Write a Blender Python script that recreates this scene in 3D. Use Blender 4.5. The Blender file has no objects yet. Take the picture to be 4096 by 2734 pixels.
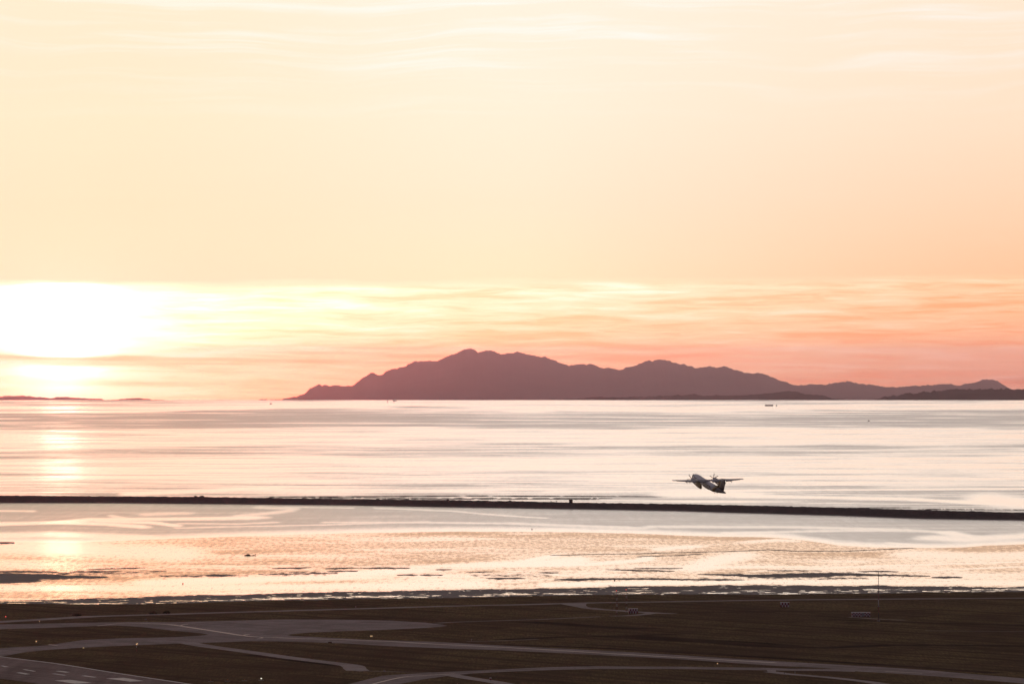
import bpy, bmesh, math, random
import numpy as np
from mathutils import Vector, Matrix, Euler

random.seed(7)
rng = np.random.RandomState(11)
S = bpy.context.scene
COL = S.collection
PI = math.pi

# ------------------------------------------------------------------ the place
H = 102.0            # height of the viewpoint above the sea
F = 4096 * 300 / 36  # 300 mm lens on a 36 mm frame, in pixels of a 4096 wide frame
EYE = 1420.0         # row of the true eye level
RE = 7.4e6           # effective radius of the earth: the sea really curves down to its horizon
SUN_AZ = math.radians(-3.02)
SUN_EL = math.radians(0.45)
SUN_STRENGTH = 0.0006
HAZE = 6.3e-6

def at(px, py, z=0.0):
    """point of the (curved) sea level surface, raised by z, that lies along a sight line"""
    a = (py - EYE) / F
    h = H - z
    disc = max(a * a - 2 * h / RE, 0.0)
    Y = RE * (a - math.sqrt(disc))
    return Vector(((px - 2048) / F * Y, Y, z - Y * Y / (2 * RE)))

# ------------------------------------------------------------------ camera
cam = bpy.data.cameras.new('camera')
camo = bpy.data.objects.new('camera', cam); COL.objects.link(camo)
cam.lens = 300; cam.sensor_width = 36; cam.sensor_fit = 'HORIZONTAL'
cam.clip_start = 5; cam.clip_end = 400000
cam.shift_y = (EYE - 1367) / 4096
camo.location = (0, 0, H); camo.rotation_euler = (PI / 2, 0, 0)
S.camera = camo

# ------------------------------------------------------------------ node helpers
def L(c):
    r = []
    for v in c[:3]:
        v = v / 255.0
        r.append(v / 12.92 if v <= 0.04045 else ((v + 0.055) / 1.055) ** 2.4)
    return (r[0], r[1], r[2], 1.0)

class NT:
    def __init__(s, tree): s.t = tree; s.n = tree.nodes; s.l = tree.links
    def new(s, typ, **kw):
        n = s.n.new(typ)
        for k, v in kw.items(): setattr(n, k, v)
        return n
    def put(s, sock, v):
        if isinstance(v, bpy.types.NodeSocket): s.l.new(v, sock)
        elif v is not None: sock.default_value = v
    def math(s, op, a, b=None, c=None, clamp=False):
        n = s.new('ShaderNodeMath', operation=op, use_clamp=clamp)
        for i, v in enumerate((a, b, c)):
            if v is not None: s.put(n.inputs[i], v)
        return n.outputs[0]
    def mapr(s, v, a, b, c=0.0, d=1.0, smooth=True):
        n = s.new('ShaderNodeMapRange', interpolation_type='SMOOTHSTEP' if smooth else 'LINEAR')
        for i, x in enumerate((v, a, b, c, d)): s.put(n.inputs[i], x)
        return n.outputs[0]
    def mix(s, f, a, b, blend='MIX'):
        n = s.new('ShaderNodeMix', data_type='RGBA', blend_type=blend)
        s.put(n.inputs[0], f); s.put(n.inputs[6], a); s.put(n.inputs[7], b)
        return n.outputs[2]
    def xyz(s, x, y, z=0.0):
        n = s.new('ShaderNodeCombineXYZ')
        for i, v in enumerate((x, y, z)): s.put(n.inputs[i], v)
        return n.outputs[0]
    def sep(s, v):
        n = s.new('ShaderNodeSeparateXYZ'); s.put(n.inputs[0], v); return n.outputs
    def noise(s, vec, scale=1.0, detail=4.0, rough=0.55, dist=0.0):
        n = s.new('ShaderNodeTexNoise', noise_dimensions='3D')
        s.put(n.inputs['Vector'], vec); n.inputs['Scale'].default_value = scale
        n.inputs['Detail'].default_value = detail; n.inputs['Roughness'].default_value = rough
        n.inputs['Distortion'].default_value = dist
        return n.outputs[0]
    def ramp(s, f, stops, interp='LINEAR'):
        n = s.new('ShaderNodeValToRGB'); cr = n.color_ramp; cr.interpolation = interp
        while len(cr.elements) < len(stops): cr.elements.new(0.5)
        for e, (p, c) in zip(cr.elements, sorted(stops, key=lambda q: q[0])):
            e.position = p; e.color = c
        s.put(n.inputs[0], f); return n.outputs[0]
    def attr(s, name):
        return s.new('ShaderNodeAttribute', attribute_name=name).outputs['Fac']

# ------------------------------------------------------------------ sky
world = bpy.data.worlds.new('World'); S.world = world; world.use_nodes = True
T = NT(world.node_tree); T.n.clear()
tc = T.new('ShaderNodeTexCoord').outputs['Generated']
dx, dy, dz = T.sep(tc)
hor = T.math('SQRT', T.math('ADD', T.math('MULTIPLY', dx, dx), T.math('MULTIPLY', dy, dy)))
DEG = 180 / PI
El = T.math('MULTIPLY', T.math('ARCTAN2', dz, hor), DEG)     # elevation, degrees
Az = T.math('MULTIPLY', T.math('ARCTAN2', dx, dy), DEG)      # azimuth, degrees, 0 = west-north-west
tt = T.math('ABSOLUTE', T.math('SUBTRACT', Az, math.degrees(SUN_AZ)))  # away from the sun's azimuth
# stratus: streaks a few degrees long and a few hundredths of a degree high
q = T.xyz(T.math('MULTIPLY', Az, 0.9), T.math('MULTIPLY', El, 9.0), 0.0)
warp = T.math('SUBTRACT', T.noise(q, 0.9, 3.0), 0.5)
low = T.mapr(El, 3.0, 0.6)
El2 = T.math('ADD', El, T.math('MULTIPLY', T.math('MULTIPLY', warp, 0.10), low))
El2 = T.math('SUBTRACT', El2, T.math('MULTIPLY', T.mapr(Az, -1.5, 6.0), 0.07))
ee = T.math('DIVIDE', T.math('SQRT', T.math('MAXIMUM', T.math('ADD', El2, 0.5), 0.0)), math.sqrt(90.5))
def P(e): return math.sqrt(max(e + 0.5, 0)) / math.sqrt(90.5)
def k(c, m): c = L(c); return (c[0] * m, c[1] * m, c[2] * m, 1)
high = [(P(4), k((255, 250, 238), 1.5)), (P(6), k((255, 247, 234), 1.4)), (P(10), k((250, 234, 222), 1.1)), (P(20), L((188, 173, 168))), (P(45), L((120, 110, 108))), (1.0, L((94, 89, 94)))]
def k(c, m): c = L(c); return (c[0] * m, c[1] * m, c[2] * m, 1)
highS = [(P(4), k((255, 238, 205), 1.45)), (P(6), k((255, 234, 200), 1.3)), (P(10), k((250, 218, 184), 1.1)), (P(20), L((192, 168, 156))), (P(45), L((122, 110, 106))), (1.0, L((94, 89, 94)))]
rS = T.ramp(ee, [(P(-.45), k((255, 186, 140), 1.0)), (P(-.2), k((255, 222, 182), 1.0)), (P(.1), k((255, 238, 210), 1.0)), (P(.46), k((255, 244, 226), 1.05)), (P(.49), (1.0, 0.52, 0.47, 1)),
                 (P(1.0), (1.0, 0.62, 0.51, 1)), (P(1.6), (1.0, 0.74, 0.58, 1)), (P(2.5), k((255, 233, 210), 1))] + highS)
rC = T.ramp(ee, [(P(-.45), k((246, 150, 120), 1)), (P(-.25), k((253, 180, 140), 1)), (P(0), k((255, 214, 170), 1)), (P(.3), k((255, 236, 198), 1.02)), (P(.465), k((255, 247, 216), 1.04)), (P(.495), k((255, 230, 197), 1)),
                 (P(1.0), k((255, 231, 206), 1)), (P(1.7), k((255, 238, 219), 1)), (P(2.5), k((255, 240, 226), 1))] + high)
rR = T.ramp(ee, [(P(-.45), k((216, 140, 122), 1)), (P(-.2), k((238, 158, 132), 1)), (P(0), k((252, 174, 140), 1)), (P(.25), k((255, 192, 150), 1)), (P(.46), k((255, 214, 174), 1)), (P(.5), k((255, 199, 160), 1)),
                 (P(1.0), k((255, 213, 182), 1)), (P(1.6), k((255, 224, 200), 1)), (P(2.5), k((255, 230, 211), 1))] + high)
rB = T.ramp(ee, [(0.0, L((116, 100, 112))), (P(2), L((118, 103, 118))), (P(10), L((112, 106, 124))), (P(30), L((98, 93, 102))), (1.0, L((94, 89, 94)))])
sky = T.mix(T.mapr(tt, 0.2, 3.4), rS, rC)
sky = T.mix(T.mapr(tt, 2.6, 7.0), sky, rR)
sky = T.mix(T.mapr(tt, 8.0, 110.0), sky, rB)
# cloud streaks in the bank below half a degree
q2 = T.xyz(T.math('MULTIPLY', Az, 0.75), T.math('MULTIPLY', T.math('ADD', El, T.math('MULTIPLY', T.noise(T.xyz(Az, El, 3.0), 0.7, 3.0), 0.16)), 15.0), 1.7)
st = T.noise(q2, 1.0, 6.0, 0.58, 0.3)
q3 = T.xyz(T.math('MULTIPLY', Az, 2.2), T.math('MULTIPLY', El, 30.0), 6.1)
st2 = T.noise(q3, 1.0, 4.0, 0.6, 0.5)
bank = T.mapr(El2, 0.50, 0.42)
dark = T.math('MULTIPLY', T.mapr(T.math('ADD', T.math('MULTIPLY', st, 0.58), T.math('MULTIPLY', st2, 0.42)), 0.47, 0.62), bank)
lite = T.math('MULTIPLY', T.mapr(T.math('ADD', T.math('MULTIPLY', st, 0.55), T.math('MULTIPLY', st2, 0.45)), 0.49, 0.34), bank)
sky = T.mix(dark, sky, (1.0, 0.77, 0.67, 1), 'MULTIPLY')
sky = T.mix(lite, sky, (1.06, 1.20, 1.38, 1), 'MULTIPLY')
# a dusky bar just above the horizon, thickening to the right
bar = T.math('MULTIPLY', T.mapr(T.noise(T.xyz(T.math('MULTIPLY', Az, 0.6), T.math('MULTIPLY', El, 8.0), 9.0), 1.0, 4.0, 0.55), 0.50, 0.66),
             T.math('MULTIPLY', T.mapr(El, 0.02, -0.2), T.mapr(Az, -1.5, 3.0)))
sky = T.mix(bar, sky, (0.84, 0.70, 0.68, 1), 'MULTIPLY')
# flat mauve bars low in the bank, thinning out of the glow to the right
lowz = T.math('MULTIPLY', T.mapr(El, 0.16, 0.0), T.mapr(Az, 2.5, -0.5, 0.25, 1.0))
lb = T.noise(T.xyz(T.math('MULTIPLY', Az, 0.55), T.math('MULTIPLY', T.math('ADD', El, T.math('MULTIPLY', Az, 0.012)), 21.0), 2.3), 1.0, 5.0, 0.6, 0.2)
sky = T.mix(T.math('MULTIPLY', T.mapr(lb, 0.47, 0.66), lowz), sky, (0.98, 0.70, 0.62, 1), 'MULTIPLY')
sky = T.mix(T.math('MULTIPLY', T.mapr(lb, 0.46, 0.30), lowz), sky, (1.04, 1.12, 1.16, 1), 'MULTIPLY')
bl = T.math('ABSOLUTE', T.math('ADD', T.math('ADD', El, 0.078), T.math('ADD', T.math('MULTIPLY', Az, 0.022), T.math('MULTIPLY', warp, 0.05))))
sky = T.mix(T.math('MULTIPLY', T.mapr(bl, 0.022, 0.004), T.math('MULTIPLY', T.mapr(Az, -0.7, -1.5), 0.9)), sky, (0.96, 0.66, 0.56, 1), 'MULTIPLY')
# thin cirrus higher up
q4 = T.xyz(T.math('MULTIPLY', Az, 0.38), T.math('MULTIPLY', T.math('ADD', El, T.math('MULTIPLY', T.math('SUBTRACT', T.noise(T.xyz(Az, El, 7.0), 0.35, 2.0), 0.5), 0.5)), 9.0), 4.0)
ci = T.mapr(T.noise(q4, 1.0, 6.0, 0.6, 0.3), 0.45, 0.70)
ci = T.math('MULTIPLY', ci, T.math('MULTIPLY', T.mapr(El, 1.4, 2.2), T.mapr(El, 9.0, 4.0)))
sky = T.mix(ci, sky, (1.03, 1.10, 1.24, 1), 'MULTIPLY')
# the sun's own glow through the bank, broken by two bars of cloud
gx = T.math('DIVIDE', T.math('SUBTRACT', Az, math.degrees(SUN_AZ)), 0.55)
gy = T.math('DIVIDE', T.math('SUBTRACT', El, 0.10), 0.42)
g = T.math('POWER', T.math('ADD', 1.0, T.math('ADD', T.math('MULTIPLY', T.math('MULTIPLY', gx, gx), 1.1), T.math('MULTIPLY', gy, gy))), -1.7)
g = T.math('MULTIPLY', g, T.mapr(tt, 40.0, 5.0))
g = T.math('MULTIPLY', g, T.math('MAXIMUM', bank, T.mapr(El, 1.3, 0.48, 0.0, 0.10)))
bars = T.math('MULTIPLY', T.mapr(T.math('ABSOLUTE', T.math('ADD', El2, 0.035)), 0.06, 0.02), 0.92)
bars = T.math('MAXIMUM', bars, T.math('MULTIPLY', T.mapr(T.math('ABSOLUTE', T.math('ADD', El2, 0.175)), 0.035, 0.01), 0.35))
g = T.math('MULTIPLY', g, T.math('SUBTRACT', 1.0, bars))
gw = T.math('MULTIPLY', T.math('EXPONENT', T.math('MULTIPLY', T.math('ADD', T.math('POWER', T.math('DIVIDE', tt, 2.4), 2.0), T.math('POWER', T.math('DIVIDE', El, 1.4), 2.0)), -1.0)), 4.6)
cx = T.math('DIVIDE', T.math('SUBTRACT', Az, math.degrees(SUN_AZ)), 0.20)
cy_ = T.math('DIVIDE', T.math('SUBTRACT', El, 0.30), 0.30)
core = T.math('MULTIPLY', T.math('EXPONENT', T.math('MULTIPLY', T.math('ADD', T.math('MULTIPLY', cx, cx), T.math('MULTIPLY', cy_, cy_)), -1.0)), T.math('MULTIPLY', bank, 6.5))
g = T.math('ADD', g, T.math('MULTIPLY', core, T.math('SUBTRACT', 1.0, bars)))
glow = T.mix(1.0, T.xyz(g, g, g), (2.2, 1.5, 1.32, 1), 'MULTIPLY')
glow2 = T.mix(1.0, T.xyz(gw, gw, gw), (1.0, 0.065, 0.02, 1), 'MULTIPLY')
sky = T.mix(1.0, sky, glow, 'ADD')
sky = T.mix(1.0, sky, glow2, 'ADD')
# the clear air behind the veil of cloud
nish = T.new('ShaderNodeTexSky', sky_type='NISHITA', sun_disc=False, sun_elevation=SUN_EL, sun_rotation=SUN_AZ, altitude=100, air_density=1.0, dust_density=2.0, ozone_density=1.5)
T.l.new(T.xyz(dx, dy, T.math('MAXIMUM', dz, 0.02)), nish.inputs[0])
sky = T.mix(1.0, sky, T.mix(1.0, nish.outputs[0], (0.015, 0.015, 0.015, 1), 'MULTIPLY'), 'ADD')
sky = T.mix(T.mapr(El, -0.55, -1.4), sky, (0.05, 0.042, 0.045, 1))   # below every horizon: land in dusk
bg = T.new('ShaderNodeBackground'); T.l.new(sky, bg.inputs[0]); bg.inputs[1].default_value = 1.0
out = T.new('ShaderNodeOutputWorld'); T.l.new(bg.outputs[0], out.inputs[0])
world.cycles.sampling_method = 'MANUAL'; world.cycles.sample_map_resolution = 1024

# ------------------------------------------------------------------ sun
sl = bpy.data.lights.new('sun', 'SUN'); sl.energy = SUN_STRENGTH; sl.angle = math.radians(0.27); sl.color = (1.0, 0.40, 0.24)
so = bpy.data.objects.new('sun', sl); COL.objects.link(so)
sdir = Vector((math.sin(SUN_AZ) * math.cos(SUN_EL), math.cos(SUN_AZ) * math.cos(SUN_EL), math.sin(SUN_EL)))
so.rotation_euler = sdir.to_track_quat('Z', 'Y').to_euler(); so.location = (0, 0, 500)

# ------------------------------------------------------------------ picture
vs = S.view_settings; vs.view_transform = 'Standard'; vs.look = 'None'; vs.exposure = 0.0; vs.gamma = 1.0; vs.use_curve_mapping = False
S.render.engine = 'CYCLES'
cy = S.cycles
cy.use_denoising = True; cy.denoiser = 'OPENIMAGEDENOISE'; cy.denoising_input_passes = 'RGB_ALBEDO_NORMAL'
cy.max_bounces = 5; cy.diffuse_bounces = 2; cy.glossy_bounces = 3; cy.volume_bounces = 0; cy.transparent_max_bounces = 8
cy.sample_clamp_indirect = 6.0

# ------------------------------------------------------------------ materials
MATS = {}
def mat(name, color, rough=0.7, spec=0.4, metal=0.0, var=0.18, scale=0.6, emit=None, estr=1.0):
    """painted / weathered plain material with a little uneven wear"""
    if name in MATS: return MATS[name]
    m = bpy.data.materials.new(name); m.use_nodes = True
    t = NT(m.node_tree); b = t.n['Principled BSDF']
    o = t.new('ShaderNodeTexCoord').outputs['Object']
    n = t.noise(o, scale, 5.0, 0.6)
    c2 = tuple(c * (1 - var) for c in color[:3]) + (1,)
    t.l.new(t.mix(t.mapr(n, 0.35, 0.68), tuple(color[:3]) + (1,), c2), b.inputs['Base Color'])
    t.put(b.inputs['Roughness'], t.mapr(n, 0.3, 0.7, max(rough - .08, 0.03), min(rough + .1, 1)))
    b.inputs['Specular IOR Level'].default_value = spec; b.inputs['Metallic'].default_value = metal
    if emit: b.inputs['Emission Color'].default_value = tuple(emit) + (1,); b.inputs['Emission Strength'].default_value = estr
    MATS[name] = m; return m

def new_mat(name):
    m = bpy.data.materials.new(name); m.use_nodes = True; MATS[name] = m
    t = NT(m.node_tree); return m, t, t.n['Principled BSDF']

# sea: wind-ruffled against glassy water comes from the per-vertex 'ripple' value
m, t, b = new_mat('sea_water')
pos = t.new('ShaderNodeNewGeometry').outputs['Position']
px_, py_, pz_ = t.sep(pos)
rip = t.attr('ripple')
fine = t.noise(t.xyz(t.math('MULTIPLY', px_, 0.22), t.math('MULTIPLY', py_, 0.006), 0.0), 1.0, 4.0, 0.6)
rr = t.math('ADD', rip, t.math('MULTIPLY', t.math('SUBTRACT', fine, 0.5), 0.28), clamp=True)
b.inputs['Base Color'].default_value = (0.16, 0.13, 0.12, 1)
t.put(b.inputs['Roughness'], t.mapr(rr, 0.0, 1.0, 0.125, 0.27, smooth=False))
b.inputs['IOR'].default_value = 1.333
gl = t.new('ShaderNodeBsdfGlossy'); gl.inputs['Color'].default_value = (1.0, 0.985, 0.955, 1); t.put(gl.inputs['Roughness'], t.mapr(rr, 0.0, 1.0, 0.125, 0.27, smooth=False))
mg = t.new('ShaderNodeMixShader'); t.put(mg.inputs[0], t.mapr(rr, 0.0, 0.8, 0.85, 0.0, smooth=False)); t.l.new(b.outputs[0], mg.inputs[1]); t.l.new(gl.outputs[0], mg.inputs[2])
t.l.new(mg.outputs[0], t.n['Material Output'].inputs[0])

# tidal flat: wet sand under a film of water, dark mud banks
m, t, b = new_mat('wet_flat')
pos = t.new('ShaderNodeNewGeometry').outputs['Position']
px_, py_, pz_ = t.sep(pos)
mud = t.attr('mud'); rip = t.attr('ripple')
n1 = t.noise(t.xyz(t.math('MULTIPLY', px_, 0.42), t.math('MULTIPLY', py_, 0.034), 0.0), 1.0, 4.0, 0.6)
n2 = t.noise(t.xyz(t.math('MULTIPLY', px_, 0.09), t.math('MULTIPLY', py_, 0.010), 5.0), 1.0, 4.0, 0.6)
n3 = t.noise(t.xyz(t.math('MULTIPLY', px_, 0.22), t.math('MULTIPLY', py_, 0.045), 8.0), 1.0, 4.0, 0.7)
speck = t.math('MULTIPLY', t.mapr(t.math('ADD', n1, t.math('MULTIPLY', t.math('SUBTRACT', rip, 0.5), 0.32)), 0.43, 0.70), 0.72)
mm = t.mapr(t.math('ADD', mud, t.math('MULTIPLY', t.math('SUBTRACT', n3, 0.5), 1.1)), 0.40, 0.58)
cov = t.math('MAXIMUM', speck, mm)
b.inputs['Base Color'].default_value = (0.16, 0.10, 0.06, 1)
t.put(b.inputs['Specular Tint'], t.mix(rip, (1.0, 0.97, 0.92, 1), (1.0, 0.80, 0.58, 1))); t.put(b.inputs['Roughness'], t.mapr(rip, 0.0, 1.0, 0.12, 0.20, smooth=False)); b.inputs['IOR'].default_value = 1.333
d2 = t.new('ShaderNodeBsdfPrincipled')
t.put(d2.inputs['Base Color'], t.mix(mm, (0.36, 0.19, 0.09, 1), t.mix(n2, (0.075, 0.06, 0.065, 1), (0.16, 0.125, 0.13, 1))))
t.put(d2.inputs['Roughness'], t.mapr(mm, 0, 1, 0.35, 0.75)); t.put(d2.inputs['Specular IOR Level'], t.mapr(mm, 0, 1, 0.25, 0.15))
gl = t.new('ShaderNodeBsdfGlossy'); t.put(gl.inputs['Color'], t.mix(rip, (1.0, 0.98, 0.94, 1), (0.93, 0.70, 0.50, 1)))
t.put(gl.inputs['Roughness'], t.mapr(rip, 0.0, 1.0, 0.12, 0.19, smooth=False))
mg = t.new('ShaderNodeMixShader'); mg.inputs[0].default_value = 0.88; t.l.new(b.outputs[0], mg.inputs[1]); t.l.new(gl.outputs[0], mg.inputs[2])
gs = t.new('ShaderNodeBsdfGlossy'); gs.inputs['Color'].default_value = (0.72, 0.46, 0.28, 1); gs.inputs['Roughness'].default_value = 0.3
md = t.new('ShaderNodeMixShader'); t.put(md.inputs[0], t.mapr(mm, 0, 1, 0.5, 1.0)); t.l.new(gs.outputs[0], md.inputs[1]); t.l.new(d2.outputs[0], md.inputs[2])
ms = t.new('ShaderNodeMixShader'); t.put(ms.inputs[0], cov); t.l.new(mg.outputs[0], ms.inputs[1]); t.l.new(md.outputs[0], ms.inputs[2])
t.l.new(ms.outputs[0], t.n['Material Output'].inputs[0])

# mown airfield grass
m, t, b = new_mat('airfield_grass')
pos = t.new('ShaderNodeNewGeometry').outputs['Position']
px_, py_, pz_ = t.sep(pos)
a1 = t.noise(t.xyz(t.math('MULTIPLY', px_, 0.016), t.math('MULTIPLY', py_, 0.006), 0), 1.0, 5.0, 0.6, 0.5)
a2 = t.noise(t.xyz(t.math('MULTIPLY', px_, 0.06), t.math('MULTIPLY', py_, 0.022), 3), 1.0, 5.0, 0.65)
a3 = t.noise(t.xyz(t.math('MULTIPLY', px_, 1.3), t.math('MULTIPLY', py_, 0.05), 7), 1.0, 3.0, 0.7)
c = t.mix(t.mapr(a1, 0.36, 0.66), (0.130, 0.088, 0.054, 1), (0.215, 0.158, 0.080, 1))
c = t.mix(t.math('MULTIPLY', t.mapr(a2, 0.52, 0.70), 0.65), c, (0.070, 0.047, 0.034, 1))
c = t.mix(t.math('MULTIPLY', t.mapr(a2, 0.44, 0.28), 0.55), c, (0.230, 0.150, 0.080, 1))
al = t.math('ADD', t.math('MULTIPLY', px_, 0.414), t.math('MULTIPLY', py_, -0.910)); ac = t.math('ADD', t.math('MULTIPLY', px_, 0.910), t.math('MULTIPLY', py_, 0.414))
a4 = t.noise(t.xyz(t.math('MULTIPLY', al, 0.004), t.math('MULTIPLY', ac, 0.12), 2), 1.0, 4.0, 0.65)
c = t.mix(t.mapr(a4, 0.49, 0.64, 0.0, 0.75), c, (0.075, 0.050, 0.034, 1))
c = t.mix(t.mapr(a4, 0.47, 0.34, 0.0, 0.55), c, (0.240, 0.160, 0.082, 1))
c = t.mix(t.mapr(a3, 0.3, 0.72, 0.0, 0.75), c, (0.085, 0.062, 0.042, 1))
t.l.new(c, b.inputs['Base Color']); b.inputs['Roughness'].default_value = 1.0; b.inputs['Specular IOR Level'].default_value = 0.0

def ground_mat(name, c1, c2, rough, spec, sx=0.05, sy=0.02):
    m, t, b = new_mat(name)
    pos = t.new('ShaderNodeNewGeometry').outputs['Position']; x, y, z = t.sep(pos)
    n = t.noise(t.xyz(t.math('MULTIPLY', x, sx), t.math('MULTIPLY', y, sy), 1), 1.0, 6.0, 0.65, 0.4)
    n2 = t.noise(t.xyz(t.math('MULTIPLY', x, 1.1), t.math('MULTIPLY', y, 0.06), 1), 1.0, 3.0, 0.7)
    al = t.math('ADD', t.math('MULTIPLY', x, 0.414), t.math('MULTIPLY', y, -0.910)); ac = t.math('ADD', t.math('MULTIPLY', x, 0.910), t.math('MULTIPLY', y, 0.414))
    n4 = t.noise(t.xyz(t.math('MULTIPLY', al, 0.008), t.math('MULTIPLY', ac, 0.25), 4), 1.0, 4.0, 0.7)
    c = t.mix(t.mapr(t.math('ADD', t.math('MULTIPLY', n, 0.6), t.math('MULTIPLY', n4, 0.4)), 0.38, 0.62), c1, c2)
    c = t.mix(t.mapr(n2, 0.35, 0.75, 0.0, 0.25), c, tuple(v * .6 for v in c1[:3]) + (1,))
    t.l.new(c, b.inputs['Base Color']); b.inputs['Roughness'].default_value = rough; b.inputs['Specular IOR Level'].default_value = spec
    return m
ground_mat('asphalt', (0.175, 0.130, 0.124, 1), (0.290, 0.228, 0.222, 1), 0.95, 0.10)
ground_mat('runway_asphalt', (0.135, 0.090, 0.082, 1), (0.250, 0.178, 0.166, 1), 0.95, 0.06, 0.08, 0.004)
ground_mat('gravel_road', (0.23, 0.178, 0.170, 1), (0.34, 0.275, 0.26, 1), 0.9, 0.1)
ground_mat('line_paint', (0.68, 0.52, 0.42, 1), (0.78, 0.62, 0.50, 1), 0.6, 0.3)
ground_mat('runway_paint', (0.50, 0.45, 0.42, 1), (0.66, 0.60, 0.56, 1), 0.6, 0.3, 0.3, 0.05)
ground_mat('jetty_rock', (0.050, 0.042, 0.042, 1), (0.085, 0.07, 0.07, 1), 0.9, 0.1, 0.4, 0.4)
ground_mat('sand_bar', (0.06, 0.048, 0.045, 1), (0.10, 0.08, 0.07, 1), 0.9, 0.1, 0.1, 0.02)
ground_mat('wet_mud', (0.20, 0.17, 0.185, 1), (0.34, 0.29, 0.31, 1), 0.45, 0.4, 0.15, 0.02)
ground_mat('forest_hill', (0.030, 0.034, 0.026, 1), (0.05, 0.05, 0.04, 1), 1.0, 0.0, 0.003, 0.003)
ground_mat('ditch_grass', (0.050, 0.036, 0.028, 1), (0.095, 0.066, 0.046, 1), 1.0, 0.0)

# ------------------------------------------------------------------ mesh helpers
class MB:
    def __init__(s): s.v = []; s.f = []
    def add(s, verts, faces):
        o = len(s.v); s.v += [tuple(p) for p in verts]; s.f += [tuple(i + o for i in fc) for fc in faces]; return s
    def box(s, c, size, rz=0.0, bevel=0.0):
        x, y, z = (d / 2 for d in size); P_ = []
        for sx, sy, sz in ((-1,-1,-1),(1,-1,-1),(1,1,-1),(-1,1,-1),(-1,-1,1),(1,-1,1),(1,1,1),(-1,1,1)):
            q_ = Vector((sx * x, sy * y, sz * z))
            if rz: q_.rotate(Euler((0, 0, rz)))
            P_.append(Vector(c) + q_)
        return s.add(P_, [(0,3,2,1),(4,5,6,7),(0,1,5,4),(1,2,6,5),(2,3,7,6),(3,0,4,7)])
    def tube(s, pts, rad, n=8, cap=True):
        pts = [Vector(p) for p in pts]
        if not isinstance(rad, (list, tuple)): rad = [rad] * len(pts)
        rings = []
        for i, p in enumerate(pts):
            d = (pts[min(i + 1, len(pts) - 1)] - pts[max(i - 1, 0)]).normalized()
            u = d.orthogonal().normalized(); w = d.cross(u)
            rings.append([p + (u * math.cos(2 * PI * j / n) + w * math.sin(2 * PI * j / n)) * rad[i] for j in range(n)])
        return s.loft(rings, cap)
    def loft(s, rings, cap=True):
        n = len(rings[0]); V = [p for r in rings for p in r]; Fc = []
        for i in range(len(rings) - 1):
            for j in range(n):
                a = i * n + j; b_ = i * n + (j + 1) % n
                Fc.append((a, b_, b_ + n, a + n))
        if cap: Fc.append(tuple(range(n))[::-1]); Fc.append(tuple((len(rings) - 1) * n + j for j in range(n)))
        return s.add(V, Fc)
    def mesh(s, name, material, smooth=False):
        me = bpy.data.meshes.new(name); me.from_pydata(s.v, [], s.f); me.update()
        bm = bmesh.new(); bm.from_mesh(me); bmesh.ops.recalc_face_normals(bm, faces=bm.faces); bm.to_mesh(me); bm.free()
        if material: me.materials.append(MATS[material] if isinstance(material, str) else material)
        if smooth:
            for p in me.polygons: p.use_smooth = True
        return me
    def build(s, name, material, parent=None, smooth=False):
        o = bpy.data.objects.new(name, s.mesh(name, material, smooth)); COL.objects.link(o)
        if parent: o.parent = parent
        return o

def tag(o, label=None, cat=None, group=None, kind=None):
    if label: o['label'] = label
    if cat: o['category'] = cat
    if group: o['group'] = group
    if kind: o['kind'] = kind
    return o
def thing(name, loc, label, cat, group=None, rz=0.0):
    o = bpy.data.objects.new(name, None); COL.objects.link(o); o.location = loc; o.rotation_euler = (0, 0, rz)
    o.empty_display_size = 0.5
    return tag(o, label, cat, group)
def struct(o): o['kind'] = 'structure'; return o

def vnoise(x, y, seed=0):
    """smooth 2-D value noise, numpy"""
    x = np.asarray(x, float); y = np.asarray(y, float)
    r = np.random.RandomState(1000 + seed).rand(256, 256)
    xi = np.floor(x).astype(int); yi = np.floor(y).astype(int); fx = x - xi; fy = y - yi
    fx = fx * fx * (3 - 2 * fx); fy = fy * fy * (3 - 2 * fy)
    g_ = lambda a, b_: r[a % 256, b_ % 256]
    return (g_(xi, yi) * (1 - fx) + g_(xi + 1, yi) * fx) * (1 - fy) + (g_(xi, yi + 1) * (1 - fx) + g_(xi + 1, yi + 1) * fx) * fy
def fbm(x, y, seed=0, o=4):
    s_ = 0; a = 1; n_ = 0
    for i in range(o):
        s_ = s_ + a * vnoise(x * 2 ** i, y * 2 ** i, seed + i); n_ += a; a *= 0.55
    return s_ / n_
def pl(x, pts):
    xs, ys = zip(*pts); return np.interp(x, xs, ys)
def seg_dist(PX, PY, pts, ys=1.0):
    """distance to a polyline; rows count ys times as much"""
    D = np.full(PX.shape, 1e9)
    for (x0, y0), (x1, y1) in zip(pts[:-1], pts[1:]):
        ax, ay = x1 - x0, (y1 - y0) * ys; ll = ax * ax + ay * ay + 1e-9
        tt_ = np.clip(((PX - x0) * ax + (PY - y0) * ys * ay) / ll, 0, 1)
        D = np.minimum(D, np.hypot(PX - x0 - tt_ * ax, (PY - y0) * ys - tt_ * ay))
    return D
def sheet(name, PX, PY, material, zfun, attrs):
    """grid of surface points on the curved sea level; rows run away from the viewer"""
    a = (PY - EYE) / F
    Y = RE * (a - np.sqrt(np.maximum(a * a - 2 * H / RE, 0)))
    X = (PX - 2048) / F * Y
    Z = -Y * Y / (2 * RE) + zfun
    return grid_mesh(name, X, Y, Z, material, attrs)
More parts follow.
